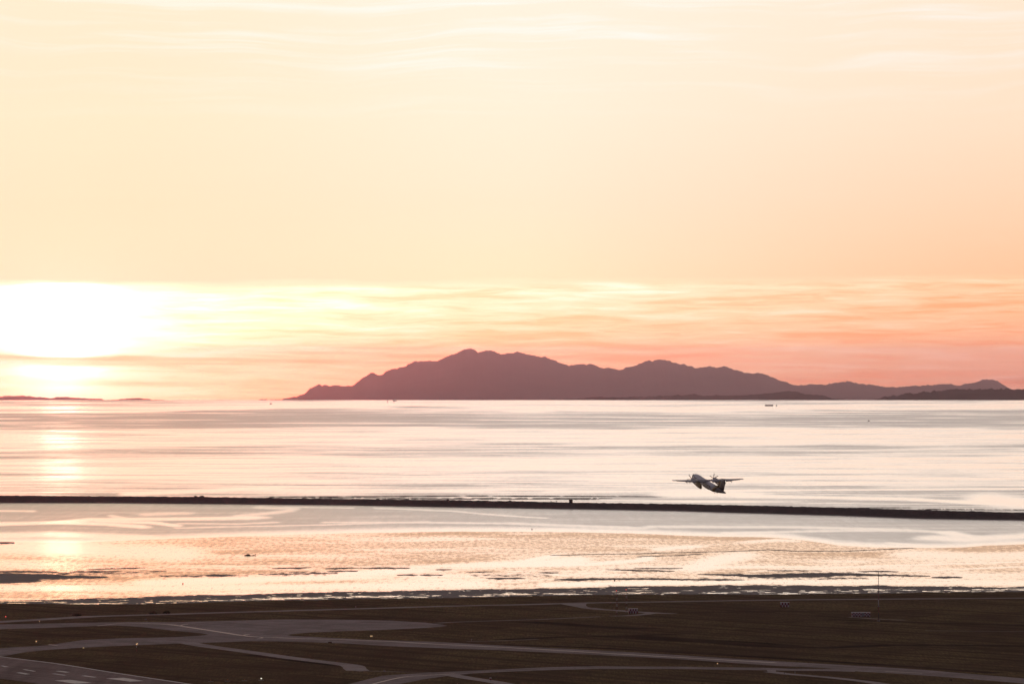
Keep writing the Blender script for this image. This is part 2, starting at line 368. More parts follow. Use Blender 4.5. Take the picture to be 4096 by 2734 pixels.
def grid_mesh(name, X, Y, Z, material, attrs=None, smooth=True):
    nr, nc = X.shape
    co = np.stack([X, Y, Z], -1).reshape(-1, 3)
    i = np.arange(nr * nc).reshape(nr, nc)
    q_ = np.stack([i[:-1, :-1], i[:-1, 1:], i[1:, 1:], i[1:, :-1]], -1).reshape(-1, 4)
    me = bpy.data.meshes.new(name)
    me.vertices.add(len(co)); me.vertices.foreach_set('co', co.astype(np.float32).ravel())
    me.loops.add(q_.size); me.loops.foreach_set('vertex_index', q_.astype(np.int32).ravel())
    me.polygons.add(len(q_)); me.polygons.foreach_set('loop_start', np.arange(0, q_.size, 4, dtype=np.int32))
    if smooth: me.polygons.foreach_set('use_smooth', np.ones(len(q_), bool))
    me.update(calc_edges=True); me.validate()
    for n_, v in (attrs or {}).items():
        at_ = me.attributes.new(n_, 'FLOAT', 'POINT'); at_.data.foreach_set('value', v.astype(np.float32).ravel())
    me.materials.append(MATS[material])
    o = bpy.data.objects.new(name, me); COL.objects.link(o); return o

# ------------------------------------------------------------------ the sea
FLAT_EDGE = [(-9000, 2172), (0, 2167), (300, 2169), (600, 2157), (1000, 2142), (1400, 2131), (1800, 2125), (2200, 2126), (2500, 2132), (2880, 2146), (3050, 2147), (3150, 2152),
             (3250, 2165), (3350, 2179), (3500, 2188), (3700, 2191), (3850, 2189), (3930, 2182), (4096, 2176), (12000, 2170)]
SHORE = [(-9000, 2440), (0, 2415), (187, 2413), (328, 2418), (468, 2417), (609, 2415), (796, 2410), (937, 2405), (1100, 2402), (1281, 2399), (1468, 2394), (1843, 2391),
         (2100, 2384), (2375, 2379), (2702, 2377), (3100, 2378), (3280, 2375), (3513, 2374), (3700, 2369), (4096, 2367), (12000, 2345)]
MUD_TOP = [(-9000, 2420), (0, 2403), (328, 2394), (560, 2387), (1100, 2373), (1468, 2364), (1890, 2359), (2200, 2352), (2500, 2343), (3000, 2338), (3467, 2341), (4096, 2346), (12000, 2340)]
row_far = EYE + F * math.sqrt(2 * H / RE)      # the sea's own horizon
rows = np.concatenate([row_far + 0.02 + np.linspace(0, 1, 40) ** 2 * 14, np.arange(row_far + 15, 2230, 1.25)])
cols = np.concatenate([np.linspace(-4200, -60, 60), np.arange(-40, 4140, 8.0), np.linspace(4160, 8300, 60)])
PY, PX = np.meshgrid(rows, cols, indexing='ij')
w1 = fbm(PX / 1100, PY / 70, 3) - 0.5; w2 = fbm(PX / 300, PY / 16, 8) - 0.5
yy = PY + 46 * w1 + 10 * w2 + (PX - 2048) * 0.004
band = pl(yy, [(1598, .55), (1606, .5), (1613, .08), (1637, .08), (1643, .8), (1676, .9), (1706, .8), (1720, .10), (1778, .12), (1792, .62), (1822, .55), (1838, .08), (1876, .10), (1886, .5), (1898, .2), (1935, .42), (1975, .5), (2000, .5)])
streak = (fbm(PX / 420, PY / 4.5, 21, 5) - 0.5) + 0.55 * (fbm(PX / 300, PY / 2.4, 25, 3) - 0.5)
right = np.clip((PX - 1500) / 2200, 0, 1) * np.clip((PY - 1925) / 40, 0, 1) * 0.30
R_far = 0.06 + band * 0.84 + streak * 1.35 + right + (fbm(PX / 700, PY / 22, 40) - .5) * .5
lag = 0.80 + (fbm(PX / 500, PY / 12, 50) - .5) * 0.25 + streak * 0.25
def stroke(R_, pts, hw, ys, val, soft=2.3):
    d = seg_dist(PX + 40 * (w2), PY + 3 * (fbm(PX / 120, PY / 6, 77) - .5), pts, ys)
    k_ = np.clip((hw * soft - d) / (hw * (soft - 0.4)), 0, 1) ; k_ = k_ * k_ * (3 - 2 * k_)
    return R_ * (1 - k_) + val * k_
for pts, hw, ys in [
    ([(0, 2041), (120, 2043)], 22, 6), ([(600, 2056), (660, 2053), (730, 2052)], 45, 9), ([(450, 2062), (490, 2072)], 16, 4),
    ([(1040, 2027), (1130, 2031), (1180, 2034), (1150, 2042), (1070, 2052), (960, 2062), (1060, 2068)], 22, 4.5), ([(1150, 2027), (1400, 2030)], 10, 5),
    ([(0, 2095), (240, 2088), (370, 2076), (700, 2074), (1000, 2070)], 40, 7), ([(240, 2088), (420, 2094), (560, 2105)], 34, 6), ([(400, 2082), (620, 2090), (700, 2100)], 26, 6),
    ([(720, 2092), (960, 2094), (1100, 2088)], 16, 6), ([(700, 2110), (1000, 2104), (1300, 2098), (1700, 2085)], 12, 5), ([(0, 2140), (200, 2136), (330, 2140), (560, 2148)], 60, 6),
    ([(1500, 2030), (1800, 2042), (2000, 2060), (2180, 2070)], 12, 5), ([(1300, 2088), (1700, 2088), (2100, 2094), (2500, 2106)], 16, 5), ([(2050, 2092), (2240, 2100), (2560, 2110)], 34, 8),
    ([(2600, 2105), (3200, 2107), (3600, 2118), (3800, 2128)], 24, 5), ([(3740, 2150), (3850, 2156), (3950, 2150), (4150, 2140)], 70, 7), ([(3790, 2130), (3860, 2142)], 40, 6),
    ([(2900, 2130), (3300, 2122), (3600, 2120)], 20, 5), ([(3560, 2170), (3780, 2186)], 16, 5)]:
    lag = stroke(lag, pts, hw * .8, ys, 0.12 if pts[0][0] < 620 and pts[0][1] > 2070 else 0.25 if pts[0][0] > 3700 else 0.42)
for pts, hw, ys in [([(2700, 1976), (2860, 1974), (2980, 1978)], 60, 7), ([(2980, 1982), (3300, 1988), (3640, 1996), (4000, 2014)], 26, 6), ([(3950, 1996), (4030, 2006), (4100, 2012)], 60, 3.5),
                    ([(520, 1974), (800, 1962), (1100, 1950)], 30, 6), ([(2200, 1966), (2700, 1962), (3400, 1958), (4096, 1954)], 16, 6)]:
    R_far = stroke(R_far, pts, hw, ys, 0.10)
edge = pl(PX[0], FLAT_EDGE)[None, :]
near_edge = np.clip((edge - 4 - PY) / 20, 0, 1)
lag = lag * near_edge
jet_row = pl(PX, [(-4200, 1998), (0, 1999), (1400, 2009), (2600, 2029), (4096, 2066), (8300, 2120)])
RIP = np.clip(np.where(PY < jet_row, R_far, lag), 0, 1)
a_ = (PY - EYE) / F; SY = RE * (a_ - np.sqrt(np.maximum(a_ * a_ - 2 * H / RE, 0))); SX = (PX - 2048) / F * SY
ext = np.array([92000., 84000., 76000., 69000., 62000., 54000., 48000., 43000.])[:, None]      # the strait goes on beyond the horizon
SX = np.vstack([SX[:1] / SY[:1] * ext, SX]); SY = np.vstack([np.broadcast_to(ext, (8, SY.shape[1])), SY]); RIP = np.vstack([np.full((8, RIP.shape[1]), .5), RIP])
struct(grid_mesh('sea', SX, SY, -SY ** 2 / (2 * RE), 'sea_water', {'ripple': RIP}))

# ------------------------------------------------------------------ the tidal flat
u = np.linspace(0, 1, 250)[:, None]
cols = np.concatenate([np.linspace(-4200, -60, 50), np.arange(-40, 4140, 6.0), np.linspace(4160, 8300, 50)])
e0 = pl(cols, FLAT_EDGE) + 2.5 * (fbm(cols / 60, cols * 0, 60) - .5); s0 = pl(cols, SHORE) + 9
PY = e0[None, :] * (1 - u) + s0[None, :] * u; PX = np.broadcast_to(cols[None, :], PY.shape).copy()
w2 = fbm(PX / 160, PY / 9, 61) - .5
mudv = np.zeros_like(PX)
def bank(x0, y0, x1, y1, th, val=1.0):
    global mudv
    y0 += 0.0
    d = seg_dist(PX, PY + 5 * w2, [(x0, y0), (x1, y1)], 9.0)
    L_ = max(abs(x1 - x0) / 2, 1); cx = (x0 + x1) / 2
    taper = np.clip(1 - ((PX - cx) / (L_ * 1.12)) ** 2, 0, 1)
    k_ = np.clip(1.4 - d / (th * 9.0 * 0.5 * np.sqrt(taper) + 1e-3), 0, 1)
    halo = np.clip(1.3 - d / (th * 9.0 * 1.3 * np.sqrt(taper) + 12), 0, 1)
    mudv = np.maximum(mudv, np.maximum(0.78 * val * k_ * (taper > 0), 0.47 * halo))
for a_ in [(-120, 2287, 225, 2287, 5), (-200, 2298, 240, 2301, 8), (-250, 2311, 412, 2308, 12), (-200, 2326, 150, 2322, 14), (350, 2276, 575, 2271, 4), (284, 2287, 480, 2285, 6), (826, 2302, 926, 2301, 9), (1095, 2272, 1242, 2271, 4),
           (1307, 2274, 1445, 2271, 4), (1310, 2284, 1428, 2284, 5), (1459, 2272, 1636, 2272, 5), (1590, 2300, 1672, 2299, 5), (1680, 2299, 1768, 2299, 5), (1745, 2277, 1806, 2277, 4), (1870, 2288, 1970, 2287, 4), (1948, 2313, 2096, 2314, 6),
           (2150, 2291, 2232, 2291, 4), (2430, 2277, 2690, 2284, 5), (2540, 2273, 2725, 2272, 4), (2226, 2318, 2480, 2315, 8), (2440, 2314, 2720, 2316, 8), (2600, 2283, 2690, 2284, 4), (2800, 2297, 3060, 2301, 8), (2960, 2302, 3330, 2301, 16), (3200, 2296, 3480, 2298, 12), (3400, 2299, 3712, 2303, 7),
           (3730, 2308, 3845, 2308, 7), (3074, 2281, 3284, 2283, 4), (3436, 2286, 3590, 2286, 5), (2636, 2317, 2972, 2318, 6), (-60, 2168, 55, 2171, 9)]:
    bank(a_[0], a_[1], a_[2], a_[3], a_[4] * (1.35 if a_[0] > -100 or a_[1] < 2200 else 1.9))
for a_ in [(620, 2303, 980, 2303, 12, .70), (1040, 2296, 1340, 2292, 15, .70), (470, 2290, 660, 2284, 9, .68), (60, 2298, 520, 2290, 10, .68), (1880, 2300, 2200, 2302, 8, .62), (3000, 2310, 3500, 2312, 10, .64)]:
    bank(*a_)
for pts in [[(2212, 2221), (2492, 2215), (2700, 2210), (2918, 2205), (3078, 2198), (3205, 2205), (3396, 2203), (3543, 2196), (3645, 2192)], [(2560, 2226), (2700, 2222), (2800, 2216)]]:
    d = seg_dist(PX, PY + 2.5 * w2, pts, 10.0); mudv = np.maximum(mudv, 0.95 * np.clip(1.5 - d / 14, 0, 1))
mt = pl(PX[0], MUD_TOP)[None, :]; sh = pl(PX[0], SHORE)[None, :]
inz = np.clip((PY - mt + 14 * w2 + 5) / 12, 0, 1)
pud = np.maximum(fbm(PX / 50, PY / 1.8, 70), fbm(PX / 120, PY / 2.4, 75) * 0.97); near_shore = np.exp(-((PY - sh + 8) / 6.0) ** 2)
mud_sh = inz * (1.15 - 1.5 * np.clip((pud - 0.735 + 0.15 * near_shore) / 0.05, 0, 1))
mudv = np.clip(np.maximum(mudv, np.clip(mud_sh, 0, 1)), 0, 1)
# ruffled and glassy parts of the film
rp = 0.52 + 1.1 * (fbm(PX / 600, PY / 22, 80) - .5) + 0.55 * (fbm(PX / 160, PY / 5, 85) - .5)
rp = rp + 0.30 * np.clip((PX - 600) / 2600, 0, 1) * np.clip((2250 - PY) / 60, -.3, 1)
for pts, hw, ys, val, dirn in [([(600, 2330), (1000, 2318), (1400, 2300), (1700, 2272), (2100, 2254), (2300, 2240)], 70, 5, 0.0, 1), ([(2050, 2262), (2350, 2256), (2560, 2240), (2600, 2230)], 28, 5, 0.0, 1), ([(2100, 2246), (2160, 2232), (2230, 2221)], 16, 3, 0.0, 1),
                        ([(2780, 2272), (2880, 2240), (2960, 2218)], 60, 3, 0.05, 1), ([(2640, 2195), (2860, 2178), (3100, 2160), (3180, 2162)], 40, 6, 0.05, 1), ([(3650, 2215), (3900, 2225), (4096, 2220)], 90, 6, .12, 1),
                        ([(2200, 2338), (2700, 2330), (3100, 2326), (4096, 2330)], 40, 5, .1, 1), ([(0, 2350), (600, 2352), (1200, 2345), (1900, 2335)], 60, 5, .12, 1), ([(0, 2185), (400, 2200), (700, 2215)], 120, 4, .1, 1),
                        ([(3000, 2285), (3500, 2262), (4096, 2245)], 12, 4, .1, 1), ([(3300, 2295), (3700, 2280), (4096, 2265)], 10, 4, .1, 1),
                        ([(1500, 2178), (2200, 2172), (2900, 2166)], 60, 6, .68, 1), ([(2900, 2190), (3250, 2185)], 90, 5, .7, 1)]:
    d = seg_dist(PX + 60 * w2, PY, pts, ys); k_ = np.clip((hw * 1.7 - d) / (hw * 1.4), 0, 1); k_ = k_ * k_ * (3 - 2 * k_); rp = rp * (1 - k_) + val * k_
edge = e0[None, :]
near_bank = np.clip(mudv * 0 + np.exp(-(seg_dist(PX, PY, [(0, 2315), (500, 2290), (1500, 2280), (2500, 2290), (3300, 2302), (3800, 2306)], 1.0) / 22) ** 2), 0, 1)
rp = np.clip(rp + 0.30 * near_bank * (fbm(PX / 260, PY / 7, 88) > .5) * (fbm(PX / 260, PY / 7, 88) - .3) * 3, 0, 1)
struct(sheet('tidal_flat', PX, PY, 'wet_flat', 0.05 + 0.16 * mudv, {'mud': mudv, 'ripple': rp}))

# ------------------------------------------------------------------ airfield land
ZL = 1.0
def land(px, py, dz=0.0):
    a = (py - EYE) / F; h = H - ZL - dz
    Y = RE * (a - math.sqrt(a * a - 2 * h / RE)); return Vector(((px - 2048) / F * Y, Y, ZL + dz - Y * Y / (2 * RE)))
cols = np.concatenate([np.linspace(-26000, -60, 80), np.arange(-40, 4140, 5.0), np.linspace(4160, 30000, 80)])
sh = pl(cols, SHORE) + 3.0 * (fbm(cols / 40, cols * 0, 90) - .5) + 1.6 * (vnoise(cols / 9, cols * 0, 95) - .5)
rows_l = [(-1.5, 1.2), (0, 0.0)]
P3 = []
for t_ in (0, 1):
    P3.append([(at(x, y - 2.2, -0.3) if t_ == 0 else land(x, y)) for x, y in zip(cols, sh)])
X = [[p.x for p in r] for r in P3]; Y = [[p.y for p in r] for r in P3]; Z = [[p.z for p in r] for r in P3]
far_y = np.array(Y[1]); far_x = np.array(X[1])
for fr in list(np.linspace(0.0, 1, 41)[1:]):
    yk = far_y * (1 - fr) + 2200 * fr; xk = far_x * (yk / far_y)
    X.append(list(xk)); Y.append(list(yk)); Z.append(list(ZL - yk ** 2 / (2 * RE)))
for yk in (600.0, -6000.0):
    X.append(list(far_x * 1.0)); Y.append([yk] * len(cols)); Z.append([ZL - 0.2] * len(cols))
struct(grid_mesh('grass_field', np.array(X), np.array(Y), np.array(Z), 'airfield_grass'))

def flat_poly(name, pts, dz, material, sub=26):
    """a paved area laid on the land, its outline given as sight lines to its corners"""
    bm = bmesh.new(); vs_ = []
    pp = []
    for (x0, y0), (x1, y1) in zip(pts, pts[1:] + pts[:1]):
        n_ = max(1, int(abs(x1 - x0) / 120))
        for i in range(n_): pp.append((x0 + (x1 - x0) * i / n_, y0 + (y1 - y0) * i / n_))
    for x, y in pp: vs_.append(bm.verts.new(land(x, y, dz)))
    f_ = bm.faces.new(vs_); bmesh.ops.triangulate(bm, faces=[f_], ngon_method='EAR_CLIP')
    for fc in bm.faces:
        fc.normal_update()
        if fc.normal.z < 0: fc.normal_flip()
    me = bpy.data.meshes.new(name); bm.to_mesh(me); bm.free(); me.materials.append(MATS[material])
    o = bpy.data.objects.new(name, me); COL.objects.link(o); return o
def strip(name, pts, width, dz, material):
    """road or painted line of real width along a centre line; a smooth curve through the points"""
    P_ = [land(x, y, dz) for x, y in pts]; Q = []
    for i in range(len(P_) - 1):
        p0 = P_[max(i - 1, 0)]; p1 = P_[i]; p2 = P_[i + 1]; p3 = P_[min(i + 2, len(P_) - 1)]
        for k_ in range(6):
            t_ = k_ / 6
            Q.append(0.5 * ((2 * p1) + (p2 - p0) * t_ + (2 * p0 - 5 * p1 + 4 * p2 - p3) * t_ ** 2 + (3 * p1 - p0 - 3 * p2 + p3) * t_ ** 3))
    Q.append(P_[-1]); V = []; Fc = []
    for i, p in enumerate(Q):
        d = Q[min(i + 1, len(Q) - 1)] - Q[max(i - 1, 0)]; d.z = 0; d.normalize(); n_ = Vector((-d.y, d.x, 0)) * width / 2
        V += [p + n_, p - n_]
        if i: Fc.append((2 * i - 2, 2 * i - 1, 2 * i + 1, 2 * i))
    for v in V: v.z = ZL + dz - v.y ** 2 / (2 * RE)
    return MB().add(V, Fc).build(name, material)

apron = [(-700, 2506), (0, 2495), (375, 2488), (515, 2485), (702, 2486), (937, 2480), (1140, 2475), (1375, 2476), (1562, 2480), (1702, 2488), (1770, 2496), (1791, 2500), (1760, 2505), (1702, 2509), (1515, 2518), (1375, 2522), (1234, 2528), (1165, 2534), (1148, 2538), (1170, 2541),
         (1328, 2549), (1468, 2556), (1749, 2565), (2000, 2579), (2234, 2591), (2468, 2603), (2702, 2617), (3050, 2639), (3280, 2652), (3513, 2665), (3700, 2677), (4096, 2711), (4500, 2752), (4500, 2776), (4096, 2731), (3793, 2706), (3560, 2690), (3430, 2683), (3280, 2668), (3100, 2660), (2937, 2649), (2702, 2633), (2468, 2621), (2234, 2609),
         (2000, 2598), (1843, 2593), (1562, 2582), (1375, 2571), (1187, 2564), (1000, 2562), (890, 2566), (702, 2572), (468, 2581), (328, 2588), (187, 2597), (94, 2607), (23, 2620), (-300, 2640), (-700, 2640), (-700, 2612), (0, 2590), (187, 2579), (328, 2558), (468, 2551), (702, 2546), (800, 2540), (836, 2536), (800, 2530), (702, 2521), (562, 2505), (468, 2500), (375, 2502), (281, 2505), (187, 2509), (0, 2514), (-700, 2524)]
struct(flat_poly('taxiway', apron, 0.03, 'asphalt'))
struct(flat_poly('runway', [(-900, 2528), (0, 2622), (234, 2651), (468, 2688), (749, 2730), (960, 2764), (420, 2774), (164, 2734), (0, 2711), (-900, 2600)], 0.06, 'runway_asphalt'))
loop = [(1393, 2734), (1468, 2715), (1529, 2700), (1609, 2694), (1749, 2686), (1890, 2680), (2100, 2670), (2187, 2666), (2375, 2662), (2702, 2664), (3050, 2668), (3160, 2672), (3300, 2673), (3420, 2676), (3420, 2684), (3280, 2681), (3140, 2680), (3050, 2678), (2702, 2673), (2375, 2673), (2187, 2678), (2000, 2685), (1890, 2691), (1805, 2699), (1702, 2713), (1585, 2736), (1520, 2752), (1330, 2752)]
struct(flat_poly('taxiway', loop, 0.05, 'asphalt'))
struct(strip('road', [(-500, 2510), (0, 2485), (290, 2468), (375, 2463), (595, 2457), (890, 2448), (1100, 2442), (1281, 2437), (1562, 2429), (1843, 2421), (2100, 2416), (2234, 2412), (2421, 2408), (2702, 2404), (3000, 2399), (3280, 2396), (3513, 2394), (4096, 2390), (4700, 2386)], 11, 0.035, 'gravel_road'))
struct(strip('road', [(740, 2567), (820, 2581), (937, 2597), (1100, 2620), (1187, 2632), (1375, 2655), (1412, 2663), (1420, 2672), (1432, 2680)], 7.5, 0.065, 'gravel_road'))
struct(flat_poly('road_pad', [(1405, 2664), (1436, 2664), (1447, 2670), (1440, 2679), (1470, 2681), (1440, 2683), (1404, 2679), (1413, 2671)], 0.07, 'gravel_road'))
struct(strip('footpath', [(1440, 2681), (1540, 2683), (1610, 2685), (1726, 2687)], 2.0, 0.062, 'gravel_road'))
struct(strip('road', [(1790, 2694), (1866, 2708), (1960, 2722), (2030, 2735), (2120, 2750)], 6, 0.07, 'gravel_road'))
struct(flat_poly('road_pad', [(3066, 2677), (3105, 2676), (3104, 2684), (3120, 2689), (3090, 2688), (3071, 2684)], 0.072, 'gravel_road'))
struct(strip('road', [(3080, 2684), (3140, 2692), (3187, 2696), (3327, 2708), (3467, 2724), (3560, 2738)], 5, 0.074, 'gravel_road'))
struct(flat_poly('road_pad', [(2228, 2411), (2360, 2407), (2345, 2414), (2344, 2420), (2352, 2426), (2392, 2434), (2328, 2430), (2285, 2422)], 0.05, 'gravel_road'))
struct(strip('road', [(2350, 2429), (2400, 2435), (2468, 2439), (2515, 2443), (2581, 2447), (2655, 2451), (2702, 2452)], 6, 0.055, 'gravel_road'))
struct(strip('road', [(2445, 2462), (2515, 2460), (2576, 2455), (2600, 2451), (2618, 2448)], 5, 0.045, 'gravel_road'))
struct(strip('footpath', [(1749, 2490), (1843, 2485), (2100, 2477), (2187, 2474), (2400, 2464)], 3.0, 0.03, 'gravel_road'))
struct(strip('footpath', [(1866, 2563), (1983, 2561), (2150, 2554)], 2.0, 0.025, 'gravel_road'))
struct(strip('footpath', [(3400, 2466), (3520, 2474), (3620, 2478)], 2.5, 0.025, 'gravel_road'))
struct(strip('footpath', [(3700, 2520), (3900, 2522), (4150, 2524)], 2.0, 0.025, 'gravel_road'))
for pts, wd in [([(2000, 2556), (2234, 2547), (2468, 2542), (2700, 2534)], 9), ([(2080, 2484), (2200, 2490), (2400, 2505), (2600, 2514)], 14), ([(2480, 2540), (2700, 2556), (2930, 2568), (3100, 2582)], 22), ([(3000, 2442), (3300, 2444), (3520, 2442), (3700, 2440)], 6),
                ([(3020, 2580), (3280, 2588), (3600, 2578), (4150, 2582)], 14), ([(3300, 2476), (3513, 2482), (3750, 2490), (4150, 2500)], 9), ([(2700, 2450), (2900, 2446), (3100, 2446)], 6), ([(2000, 2576), (2400, 2590), (2800, 2612), (3100, 2630), (3500, 2655), (4000, 2690)], 7),
                ([(0, 2492), (500, 2480), (900, 2474), (1300, 2470), (1560, 2473)], 5), ([(300, 2536), (560, 2536)], 6), ([(1000, 2616), (1200, 2642), (1380, 2662)], 6)]:
    struct(strip('ditch', pts, wd, 0.02, 'ditch_grass'))
# painted lines
for pts, wd, mt_ in [([(520, 2489), (585, 2491), (680, 2496), (772, 2509), (890, 2527), (960, 2538), (1030, 2545), (1100, 2547), (1187, 2551), (1375, 2556), (1562, 2563), (1749, 2574), (2100, 2591), (2468, 2613), (3100, 2648)], 2.1, 'line_paint'),
                     ([(389, 2501), (450, 2494), (500, 2490), (530, 2489)], 1.0, 'line_paint'), ([(754, 2494), (731, 2497), (724, 2501), (745, 2505), (772, 2509)], 0.9, 'line_paint'), ([(998, 2534), (976, 2538), (990, 2543), (1040, 2546)], 0.9, 'line_paint'),
                     ([(1040, 2546), (1050, 2549), (1030, 2552)], 0.7, 'line_paint'), ([(195, 2575), (230, 2580)], 0.9, 'line_paint'), ([(3540, 2683), (3690, 2690)], 0.9, 'line_paint'),
                     ([(1480, 2736), (1598, 2708), (1700, 2699), (1820, 2692)], 1.0, 'line_paint'), ([(-300, 2588), (0, 2624), (234, 2653), (468, 2690), (749, 2732), (900, 2756)], 1.2, 'runway_paint')]:
    struct(strip('painted_line', pts, wd, 0.10, mt_))
zz = lambda x, y: (x * 0.4683, 2350 + y * 0.4683)
for q_ in [[(465, 788), (600, 782), (785, 808), (640, 816)], [(905, 770), (1060, 765), (1230, 792), (1110, 797)], [(135, 721), (175, 719), (258, 733), (215, 736)], [(470, 708), (515, 706), (602, 717), (560, 720)], [(0, 660), (30, 662), (75, 671), (40, 673)],
           [(190, 694), (215, 693), (310, 709), (285, 711)], [(440, 730), (470, 729), (570, 743), (545, 745)], [(690, 748), (730, 746), (830, 760), (800, 762)]]:
    struct(flat_poly('runway_marking', [zz(*p) for p in q_], 0.10, 'runway_paint'))

# ------------------------------------------------------------------ jetty and sand bars
top = [(-3000, 1961), (-900, 1974), (0, 1980), (417, 1983), (775, 1985), (1073, 1989), (1300, 1993), (1777, 1998), (2134, 2004), (2283, 2008), (2700, 2014), (2887, 2018), (3237, 2025), (3683, 2037), (4096, 2049), (5200, 2082), (6500, 2123)]
bot = [(-3000, 1988), (-900, 2001), (0, 2007), (460, 2008), (775, 2011), (1400, 2017), (1717, 2023), (2283, 2032), (2700, 2039), (2918, 2046), (3364, 2058), (3683, 2070), (4096, 2077), (5200, 2112), (6500, 2154)]
jx = np.concatenate([np.arange(-3000, 6500, 5.0)]); jb = pl(jx, bot); jt = pl(jx, top)
prof = [(-16, -0.4, 0), (-11, 0.35, 0), (-7, .55, 0.0), (0.0, 0.0, .32), (5, 0.0, .70), (9, 0, .97), (15, 0, 1.0), (24, 0, .9), (34, 0, .1), (36, -.5, 0)]
JX = []; JY = []; JZ = []
JTOP = {}
base = [at(x, y + 1.5, 0) for x, y in zip(jx, jb)]
hh = np.array([(y1 - y0) * p.y / F for y0, y1, p in zip(jt, jb, base)])
for pi_, (off, z0, zf) in enumerate(prof):
    n_ = (fbm(jx / 14, jx * 0 + pi_ * 3.1, 100 + pi_, 3) - .5); n2_ = (fbm(jx / 11, jx * 0 + 9 + pi_ * 2.7, 130 + pi_, 2) - .5)
    JX.append([p.x + 0.8 * a_ for p, a_ in zip(base, n2_)]); JY.append([p.y + off + 2.2 * a_ for p, a_ in zip(base, n_)])
    amp = 0.65 if 2 < pi_ < 8 else 0.12
    JZ.append([p.z + z0 + zf * h_ + amp * a_ for p, h_, a_ in zip(base, hh, n2_)])
jetty = grid_mesh('jetty', np.array(JX), np.array(JY), np.array(JZ), 'jetty_rock', smooth=False)
tag(jetty, 'long low jetty of dark rock running right across the shallow water', 'jetty')
fr = [(at(x, pl(x, bot) + 0.5, 0.06), at(x, pl(x, bot) + 0.5 + w_, 0.02)) for x, w_ in zip(np.arange(1000, 5200, 10.0), 4.0 * np.clip((np.arange(1000, 5200, 10.0) - 1000) / 900, 0, 1) * (0.5 + fbm(np.arange(1000, 5200, 10.0) / 90, np.arange(1000, 5200, 10.0) * 0, 160)))]
V = [p for a_, b_ in fr for p in (b_, a_)]; Fc = [(2 * i, 2 * i + 2, 2 * i + 3, 2 * i + 1) for i in range(len(fr) - 1)]
struct(MB().add(V, Fc).build('mud_fringe', 'wet_mud'))
def jetty_top(px):
    i = int(np.argmin(abs(jx - px))); return Vector((JX[5][i], (JY[5][i] + JY[6][i]) / 2, (JZ[5][i] + JZ[6][i]) / 2))
for pts, wd, label in [([(1040, 1988), (1300, 1986), (1896, 1983), (2373, 1984), (2670, 1986)], 14, 'outermost'), ([(1180, 1991), (1450, 1990), (1900, 1991), (2313, 1992.5), (2480, 1993)], 9, 'middle'), ([(1500, 1994), (1657, 1995), (2277, 1996.5), (2400, 1997)], 8, 'inner'),
                       ([(3420, 2031), (3520, 2030), (3650, 2030)], 7, ''), ([(3660, 2036), (3900, 2037), (4300, 2041)], 9, '')]:
    P_ = [at(x, y, 0) for x, y in pts]; V = []; Fc = []; k_ = 0
    n_ = 260
    tl = np.linspace(0, 1, n_); xs = np.interp(tl, np.linspace(0, 1, len(P_)), [p.x for p in P_]); ys_ = np.interp(tl, np.linspace(0, 1, len(P_)), [p.y for p in P_])
    wn = fbm(tl * 60, tl * 0 + wd, 150, 4)
    for i in range(n_):
        w_ = wd * 3.2 * max(wn[i] - 0.22, 0.02) * min(1, 8 * tl[i] + .05, 8 * (1 - tl[i]) + .05)
        for dy_, z_ in ((-w_, -.05), (-w_ * .4, .4), (w_ * .4, .4), (w_, -.05)): V.append((xs[i], ys_[i] + dy_, z_ * min(1, w_ / 4) - ys_[i] ** 2 / (2 * RE)))
        if i:
            o_ = 4 * i
            for k_ in range(3): Fc.append((o_ - 4 + k_, o_ + k_, o_ + k_ + 1, o_ - 3 + k_))
    struct(MB().add(V, Fc).build('sand_bar', 'sand_bar', smooth=True))

# ------------------------------------------------------------------ islands
def island(name, sil, dist, depth, seed, tree=6.0, ncol=560, base_row=None):
    """hill country of real depth whose crest follows the skyline given as sight lines"""
    sx = np.linspace(sil[0][0], sil[-1][0], ncol); sy = pl(sx, sil)
    # soften the polyline a little, then roughen it with tree crowns
    ker = np.hanning(9); ker /= ker.sum(); sy = np.convolve(np.pad(sy, 4, 'edge'), ker, 'valid')
    crest = H + (EYE - sy) / F * (dist + depth * .5)
    crest = crest + tree * (fbm(sx / 7, sx * 0 + seed, seed, 3) - .5) * 2.0 + 2.2 * tree * (fbm(sx / 33, sx * 0, seed + 9, 2) - .5)
    ker = np.hanning(41); ker /= ker.sum(); soft = np.convolve(np.pad(crest, 20, 'edge'), ker, 'valid') - tree * 1.2
    X = []; Y = []; Z = []
    vv = np.linspace(0, 1, 15)
    for v in vv:
        d = dist + depth * v; sealv = -d * d / (2 * RE) - 6
        p_ = math.sin(PI * min(max(v, 0), 1)) ** 0.75
        n_ = fbm(sx / 34 + v * 9, sx / 90 + v * 12, seed + 20, 4) - .5
        h_ = (soft - sealv)
        z = sealv + h_ * p_ * (1 + (0.05 * n_ if 0 < abs(v - .5) else 0) * (1 - p_) ** .5)
        if abs(v - .5) < 1e-6: z = crest
        else: z = np.minimum(z, soft - 0.02 * h_)
        X.append((sx - 2048) / F * (dist + depth * .5) * (1 + 0.0 * v)); Y.append(np.full(ncol, d)); Z.append(z)
    return struct(grid_mesh(name, np.array(X), np.array(Y), np.array(Z), 'forest_hill', smooth=True))
Z1 = lambda x, y: (1100 + x * .4683, 1350 + y * .4683)
Z2 = lambda x, y: (2100 + x * .4683, 1350 + y * .4683)
Z3 = lambda x, y: (3100 + x * .424, 1400 + y * .424)
